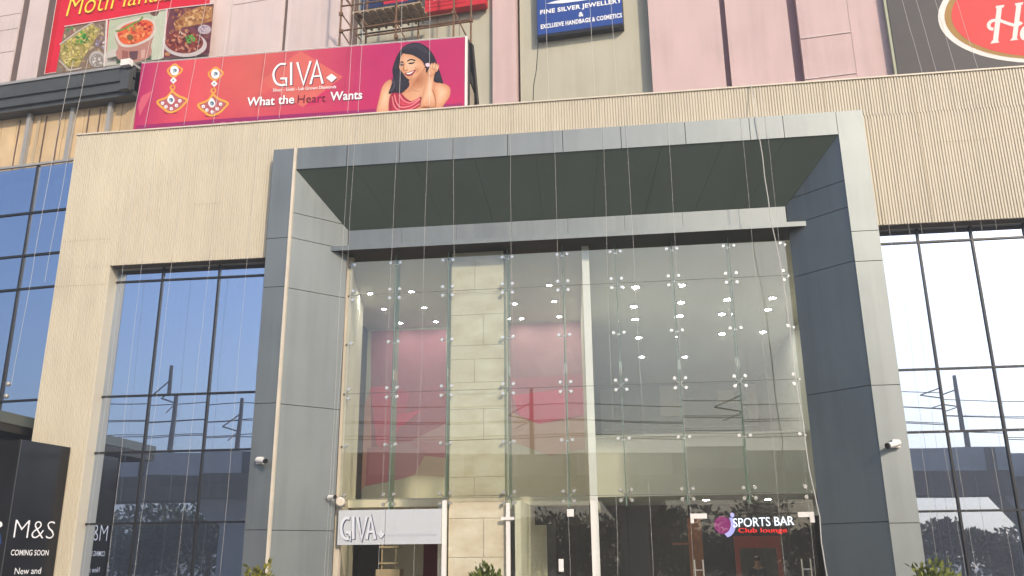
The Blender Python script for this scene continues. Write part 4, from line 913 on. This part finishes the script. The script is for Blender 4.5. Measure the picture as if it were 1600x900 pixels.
# ------------------------------------------------------------------ wall cameras
def cctv(name, label, base, aim, sz=1.0):
    t = thing(name, label, 'camera', tuple(base))
    b = Vector(base); d = Vector(aim).normalized(); c = MB()
    c.box(b.x-0.06*sz, b.x+0.06*sz, b.y-0.10*sz, b.y-0.002, b.z-0.07*sz, b.z+0.07*sz); c.build('junction_box', M['white'], t)
    c = MB(); s0 = b+Vector((0, -0.12*sz, 0.0)); e = s0+d*0.2*sz; c.cyl(s0-d*0.06*sz, e, 0.05*sz, 14); c.build('housing', M['white'], t)
    c = MB(); c.cyl(e-d*0.002, e+d*0.035*sz, 0.052*sz, 14); c.build('lens', M['black'], t)
    return t
q = at(408, 720, 18.0); cctv('security_camera', 'white security camera on the left leg of the grey portal', (q.x, 18.0, q.z), (0.9, -0.5, -0.15))
q = at(1398, 694, 18.0); cctv('security_camera', 'white security camera on the right leg of the grey portal', (q.x, 18.0, q.z), (-0.9, -0.5, -0.25), 1.1)
q = at(521, 778, 18.9); cctv('security_camera', 'small white security camera at the inner edge of the left portal return', (q.x-0.05, 18.9, q.z), (0.8, -0.5, 0.05), 0.8)
t = thing('flood_light', 'round white flood light clamped beside the left edge of the glass front', 'lamp', tuple(at(532, 784, 19.0)))
q = at(532, 784, 19.0); c = MB(); c.cyl(q, q+Vector((0.02, -0.09, -0.01)), 0.10, 16, 0.085); c.build('lamp_body', M['white'], t)
c = MB(); c.cyl(q+Vector((0.02, -0.092, -0.01)), q+Vector((0.021, -0.097, -0.01)), 0.075, 16); c.build('lens', M['cream_trim'], t)
c = MB(); c.box(q.x-0.02, q.x+0.02, q.y, q.y+0.12, q.z-0.02, q.z+0.02); c.build('bracket', M['black_steel'], t)

# ------------------------------------------------------------------ string lights hung over the facade
def strand(pts, label, sway=0.016, r=0.0024, bulbs=0.33):
    c = MB(); P = []; rr = random.Random(len(bpy.data.objects)); ph = rr.uniform(0, 6)
    for a, b in zip(pts, pts[1:]):
        a, b = Vector(a), Vector(b); n = max(2, int((b-a).length/0.45))
        for k in range(n):
            t = k/n; p = a.lerp(b, t); s = sway*math.sin(t*math.pi)
            P.append(p+Vector((s*math.sin(ph+t*9)+rr.gauss(0, sway*0.22), -abs(rr.gauss(0, sway*0.2)), 0)))
    P.append(Vector(pts[-1])); c.tube(P, r, 5)
    L = 0
    for a, b in zip(P, P[1:]):
        L += (b-a).length
        if L > bulbs: c.ball(b, 0.008, 6, 4); L = rr.uniform(-0.08, 0.08)
    return tag(c.build('string_light', M['string'], None), label, 'string light', 'string lights hung down the facade')
ORD = ['first', 'second', 'third', 'fourth', 'fifth', 'sixth', 'seventh', 'eighth', 'ninth', 'tenth', 'eleventh', 'twelfth', 'thirteenth', 'fourteenth', 'fifteenth']
def hang(px_list, y, where, zlow=0.3, ytop=18.22, fan=0.0):
    for k, x in enumerate(px_list):
        p = at(x, y, ytop if isinstance(ytop, float) else 18.2)
        strand([(p.x, 18.24, ZT+0.03), (p.x, 17.97 if -7.9 < p.x < 5.4 else 18.2, 10.93), (p.x+random.uniform(-0.15, 0.15), 17.93 if -7.9 < p.x < 5.4 else 18.12, zlow)], f'thin pale string light, {ORD[k]} from the left in front of {where}')
hang([190, 217, 268, 326, 384], 450, 'the left window')
hang([547, 556, 622, 671, 711, 800, 869, 947, 983, 1050, 1166, 1205], 300, 'the dark portal soffit')
hang([1392, 1418, 1440, 1492, 1532, 1560], 370, 'the right windows')
for k, (x0, x1) in enumerate(((80, 18), (104, 70))):
    a, b = at(x0, 262 if k else 262, 18.7), at(x1, 600 if k == 0 else 440, 18.7)
    strand([(a.x, 18.9, 14.4), (a.x, 18.7, 11.8), (b.x, 18.7, b.z)], ('twisted white string light with weights at its foot', 'short pale string light beside the cream edge')[k]+' on the blue glass wing', 0.015, 0.004)
q = at(13, 600, 18.7); c = MB(); c.ball(q, 0.06, 10, 6); q2 = at(10, 619, 18.7); c.ball(q2, 0.06, 10, 6); tag(c.build('cable_weight', M['zinc']), 'pair of white round weights hanging low on the blue glass wing', 'weight')
# strands running from the upper roof down to the parapet
UP = [(240, 218, 98, 203), (264, 240, 98, 200), (318, 300, 90, 196), (367, 345, 85, 194), (437, 413, 80, 188), (471, 446, 78, 186), (560, 551, 70, 182), (585, 567, 70, 181), (633, 630, 66, 178), (678, 676, 62, 175)]
for k, (xa, xb, ya, yb) in enumerate(UP):
    a = at(xb, yb, 18.6); strand([PK((a.x-0.2)*1.04, 24.5, 2.3), (a.x, 18.22, ZT+0.05)], f'slanting pale string light, {ORD[k]} from the left across the pink billboard', 0.012, 0.004)
for k, (x, y) in enumerate(((1440, 110), (1462, 108), (1492, 107), (1527, 105))):
    a = at(x, y, 18.6); strand([PK(a.x*0.92, 24.5, 1.9), (a.x, 18.55, ZT+0.05)], f'slanting pale string light, {ORD[k]} from the left across the dark oval logo board', 0.015, 0.004)
for k, x in enumerate((858, 930, 965)):
    a = at(x, 155, 18.6); strand([PK(a.x, 24.5, 1.9), (a.x, 18.55, ZT+0.05)], f'slanting pale string light, {ORD[k]} from the left across the small blue sign', 0.015, 0.004)
a, b = at(1255, 660, 17.9), at(1285, 890, 17.6); strand([(a.x-0.3, 18.24, ZT+0.03), (a.x-0.3, 17.96, 10.9), (a.x, 17.9, a.z), (b.x, 17.3, 1.5), (b.x+0.05, 17.2, 0.2)], 'loose white string light slanting across the navy portal return', 0.04, 0.010)

# ------------------------------------------------------------------ shrubs in front of the entrance
def leafset(mb, c, rx, ry, rz, n, s, up=0.3):
    c = Vector(c)
    for _ in range(n):
        while True:
            v = Vector((random.uniform(-1, 1), random.uniform(-1, 1), random.uniform(-1, 1)))
            if 0.15 < v.length < 1: break
        lump = 0.78+0.3*math.sin(v.x*5+c.x)*math.sin(v.y*4+1)*math.sin(v.z*6+c.y)
        p = c+Vector((v.x*rx, v.y*ry, v.z*rz))*lump
        d = (v.normalized()+Vector((random.gauss(0, .6), random.gauss(0, .6), random.gauss(up, .5)))).normalized()
        sd_ = d.cross(Vector((random.gauss(0, 1), random.gauss(0, 1), random.gauss(0, 1)))).normalized(); l = s*random.uniform(0.6, 1.3)
        mb.add([p, p+d*l*0.5+sd_*l*0.24, p+d*l, p+d*l*0.5-sd_*l*0.24], [(0, 1, 2, 3)])
for k, (x, y, lab) in enumerate(((405, 889, 'yellow green shrub below the left leg of the grey portal'), (760, 885, 'dark green shrub in front of the stone pier'), (1455, 881, 'yellow green shrub below the right windows'))):
    p = at(x, y, 15.5); t = thing('shrub', lab, 'shrub', (p.x, 15.5, 0), 0, 'shrubs along the forecourt')
    c = MB(); rr = (0.36, 0.36, 0.46)[k]; leafset(c, (p.x, 15.5, p.z-0.42), rr, rr, 0.55, 900, 0.11, 0.6)
    c.build('foliage', mat('shrub_leaf', ((0.24, 0.22, 0.03), (0.12, 0.15, 0.025), (0.20, 0.22, 0.03))[k], 0.5, 0, 0.4, 9, dirt=(0.05, 0.07, 0.015)), t)
    c = MB()
    for a in range(5): c.tube([(p.x, 15.5, 0), (p.x+0.05*math.cos(a*1.3), 15.5+0.05*math.sin(a*1.3), 0.5), (p.x+0.2*math.cos(a*1.3), 15.5+0.2*math.sin(a*1.3), p.z-0.3)], 0.022, 5, 0.008)
    c.build('stem', M['bark'], t)

# ------------------------------------------------------------------ the person in the bar doorway
def skin(name, pts, edges, radii, m, parent, sub=2):
    me = bpy.data.meshes.new(name); inv = INV[parent.name] if parent.name in INV else Matrix()
    me.from_pydata([tuple(inv @ Vector(p)) for p in pts], edges, []); me.materials.append(m)
    o = put(bpy.data.objects.new(name, me)); o.parent = parent
    md = o.modifiers.new('skin', 'SKIN'); md.use_smooth_shade = True
    sv = me.skin_vertices[0] if me.skin_vertices else None
    if sv is None:
        bm = bmesh.new(); bm.from_mesh(me); bm.verts.layers.skin.verify(); bm.to_mesh(me); bm.free(); sv = me.skin_vertices[0]
    for i, r in enumerate(radii): sv.data[i].radius = (r, r) if not isinstance(r, tuple) else r
    sv.data[0].use_root = True
    o.modifiers.new('sub', 'SUBSURF').levels = sub; o.modifiers['sub'].render_levels = sub
    return o
qp = at(1184, 885, 26.2); X0, Y0 = qp.x, 26.2
PN = thing('person', 'person in dark clothes standing in the red framed doorway', 'person', (X0, Y0, 0.02))
P_ = lambda x, y, z: (X0+x, Y0+y, z)
body = [P_(0, 0, .95), P_(0, 0, 1.15), P_(0, .01, 1.36), P_(0, 0, 1.46), P_(0, -.01, 1.56), P_(0, -.02, 1.65),
        P_(.09, 0, .88), P_(.10, -.01, .50), P_(.10, .02, .09), P_(.11, -.12, .05), P_(-.09, 0, .88), P_(-.10, -.01, .50), P_(-.10, .02, .09), P_(-.11, -.12, .05),
        P_(.18, 0, 1.38), P_(.23, .02, 1.10), P_(.22, -.05, .86), P_(.21, -.08, .76), P_(-.18, 0, 1.38), P_(-.23, .02, 1.10), P_(-.22, -.05, .86), P_(-.21, -.08, .76)]
ed = [(0, 1), (1, 2), (2, 3), (3, 4), (4, 5), (0, 6), (6, 7), (7, 8), (8, 9), (0, 10), (10, 11), (11, 12), (12, 13), (2, 14), (14, 15), (15, 16), (16, 17), (2, 18), (18, 19), (19, 20), (20, 21)]
sk = mat('skin', (0.30, 0.17, 0.11), 0.55)
bo = skin('body', body, ed, [.13, .12, .13, .055, .085, .075, .085, .06, .045, .035, .085, .06, .045, .035, .055, .042, .033, .028, .055, .042, .033, .028], sk, PN)
skin('shirt', [body[i] for i in (0, 1, 2, 14, 15, 18, 19)], [(0, 1), (1, 2), (2, 3), (3, 4), (2, 5), (5, 6)], [.15, .145, .155, .075, .06, .075, .06], mat('dark_shirt', (0.03, 0.03, 0.05), 0.8), PN)
skin('trousers', [body[i] for i in (0, 6, 7, 8, 10, 11, 12)], [(0, 1), (1, 2), (2, 3), (0, 4), (4, 5), (5, 6)], [.145, .105, .08, .07, .105, .08, .07], mat('dark_trousers', (0.02, 0.02, 0.025), 0.8), PN)
c = MB(); c.ball(P_(0, 0.005, 1.645), 0.10, 14, 8, (0.92, 1.02, 0.95)); c.build('hair', M['black'], PN, True)
c = MB()
for s in (-1, 1): c.ball(P_(s*0.032, -0.098, 1.605), 0.012, 8, 5)
c.ball(P_(0, -0.112, 1.575), 0.016, 8, 5, (0.8, 1.2, 1.3)); c.ball(P_(0, -0.098, 1.535), 0.02, 8, 5, (1.2, 0.6, 0.4)); c.build('face', sk, PN, True)

# ------------------------------------------------------------------ the other side of the road (seen in the glass)
VA = math.atan2(-8.0, 52.0)
VF = Fr((-4, -21.4, 0), (math.cos(VA), math.sin(VA), 0), (-math.sin(VA), math.cos(VA), 0))     # w points to the mall
VD = thing('metro_viaduct', 'grey concrete metro viaduct across the road mirrored in the windows', 'viaduct', tuple(VF(0, 0, -4)), VA)
c = MB()
prof = [(0, 8.55), (0, 7.1), (-1.6, 6.5), (-3.0, 5.7), (-6.0, 5.7), (-7.4, 6.5), (-9, 7.1), (-9, 8.55), (-8.8, 8.55), (-8.8, 7.4), (-0.2, 7.4), (-0.2, 8.55)]
c.prism([VF(-150, z, w_) for w_, z in prof], VF.ex*300); c.build('deck', M['pale_concrete'], VD)
for u in range(-135, 150, 28):
    c = MB(); c.prism([VF(u+a, z, -4.5+0.9) for a, z in ((-0.9, 0), (0.9, 0), (0.9, 4.0), (2.2, 5.69), (-2.2, 5.69), (-0.9, 4.0))], VF.en*-1.8); c.build('pier', M['pale_concrete'], VD)
c = MB()
for u in range(-140, 150, 7): c.box(u, u+0.7, 0.002, 0.03, 7.1, 8.5, VF)  # dark upright strips, evenly spaced along the parapet face
c.build('parapet_strip', mat('dark_parapet_strip', (0.12, 0.12, 0.11), 0.9, 0, 0.1, 1), VD)
mpos = [at(x, 700, 37.6+23.5).x for x in (300, 1520)]
masts = [at(300, 700, 58.5).x, at(382, 700, 58.0).x, at(1518, 700, 64).x, at(1800, 700, 64).x, -6.0, 8.0]
for k, x in enumerate(masts):
    u = (x+4)/math.cos(VA); h = (14.2, 12.4, 13.6, 13.5, 13.2, 13.2)[k]
    t = thing('overhead_line_mast', f'dark railway mast on the viaduct deck, {ORD[k]} of the row seen in the glass', 'mast', tuple(VF(u, 7.4, -1.0)), VA, 'overhead line masts on the viaduct')
    c = MB(); c.tube([VF(u, 7.4, -1.0), VF(u, h, -1.0)], 0.20, 8, 0.13); c.build('pole', M['mast'], t)
    c = MB(); c.tube([VF(u, h-1.0, -1.0), VF(u-1.6, h-1.6, -2.6)], 0.05, 5); c.tube([VF(u, h-2.2, -1.0), VF(u-1.6, h-1.6, -2.6)], 0.05, 5); c.tube([VF(u, h-2.2, -1.0), VF(u-1.1, h-2.6, -2.4)], 0.04, 5); c.build('bracket_arm', M['mast'], t)
for k, (z, w_) in enumerate(((12.4, -2.6), (11.2, -2.6), (11.9, -6.5), (10.8, -6.5), (9.9, -1.2))):
    c = MB(); pts = []
    for i in range(0, 121): pts.append(VF(-90+1.5*i, z-0.35*abs(math.sin(i*math.pi/15)), w_))
    c.tube(pts, 0.03, 4); tag(c.build('overhead_wire', M['black_steel']), ('top', 'second', 'third', 'fourth', 'lowest')[k]+' overhead railway wire running along the viaduct, seen mirrored in the glass', 'wire', 'overhead wires above the viaduct')
def tree(x, y, h, r, label, n=1500):
    t = thing('tree', label, 'tree', (x, y, 0), 0, 'trees beyond the viaduct')
    c = MB(); top = h*0.5
    c.tube([(x, y, 0), (x+0.1, y, h*0.3), (x-0.05, y+0.1, top)], 0.20, 7, 0.12)
    for a in range(6): c.tube([(x, y, top*0.8), (x+r*0.35*math.cos(a), y+r*0.35*math.sin(a), h*0.62), (x+r*0.7*math.cos(a), y+r*0.7*math.sin(a), h*0.78)], 0.09, 5, 0.03)
    c.build('trunk', M['bark'], t); c = MB()
    for k in range(8):
        a = random.uniform(0, 6.3); q = random.uniform(0.1, 0.6)*r
        leafset(c, (x+q*math.cos(a), y+q*math.sin(a), h*random.uniform(0.30, 0.86)), r*0.62, r*0.62, h*0.24, n//8, 0.42)
    c.build('crown', M['leaf'], t)
rt = random.Random(5); rows = []
for k in range(34):
    X = -68+k*3.8+rt.uniform(-1.5, 1.5); rows.append((X, -37+rt.uniform(-4, 4), rt.uniform(4.6, 7.2) if X < 14 else rt.uniform(3.6, 4.9), rt.uniform(3.0, 4.4)))
for k, (x, y, h, r) in enumerate(rows):
    tree(x, y, h, r, 'dark leafy roadside tree beyond the viaduct, seen mirrored in the glass', 2600)

# far belt of trees that closes the view behind the row: nobody could count it
rt2 = random.Random(9); c = MB()
for _ in range(15000):
    X = rt2.uniform(-95, 75); t = rt2.random()
    H = (5.3 if X < 12 else 3.9)+0.8*math.sin(X*0.35)+0.6*math.sin(X*0.9+1)
    p = Vector((X, -47+rt2.uniform(-2.5, 2.5), H*t)); d = Vector((rt2.gauss(0, 1), rt2.gauss(0, .6), rt2.gauss(.3, .6))).normalized()
    e = d.cross(Vector((rt2.gauss(0, 1), rt2.gauss(0, 1), rt2.gauss(0, 1)))).normalized(); l = rt2.uniform(0.4, 0.9)
    c.add([p, p+d*l*0.5+e*l*0.3, p+d*l, p+d*l*0.5-e*l*0.3], [(0, 1, 2, 3)])
o = tag(c.build('tree_belt', M['leaf']), 'distant dark belt of trees beyond the road, seen mirrored in the glass', 'trees'); o['kind'] = 'stuff'

# hazy afternoon air round everything
c = MB(); c.box(-330, 330, -330, 330, -2.3, 27.5); hz = c.build('haze', None)
hm = bpy.data.materials.new('haze_air'); hm.use_nodes = True; nt = hm.node_tree; nt.nodes.remove(nt.nodes['Principled BSDF'])
pv = nt.nodes.new('ShaderNodeVolumePrincipled'); pv.inputs['Color'].default_value = (0.95, 0.95, 0.95, 1); pv.inputs['Density'].default_value = 0.0045; pv.inputs['Anisotropy'].default_value = 0.35
nt.links.new(pv.outputs[0], nt.nodes['Material Output'].inputs['Volume']); hz.data.materials.clear(); hz.data.materials.append(hm); hz['kind'] = 'stuff'; hz['label'] = 'thin pale afternoon haze hanging over the street and the mall'; hz['category'] = 'haze'
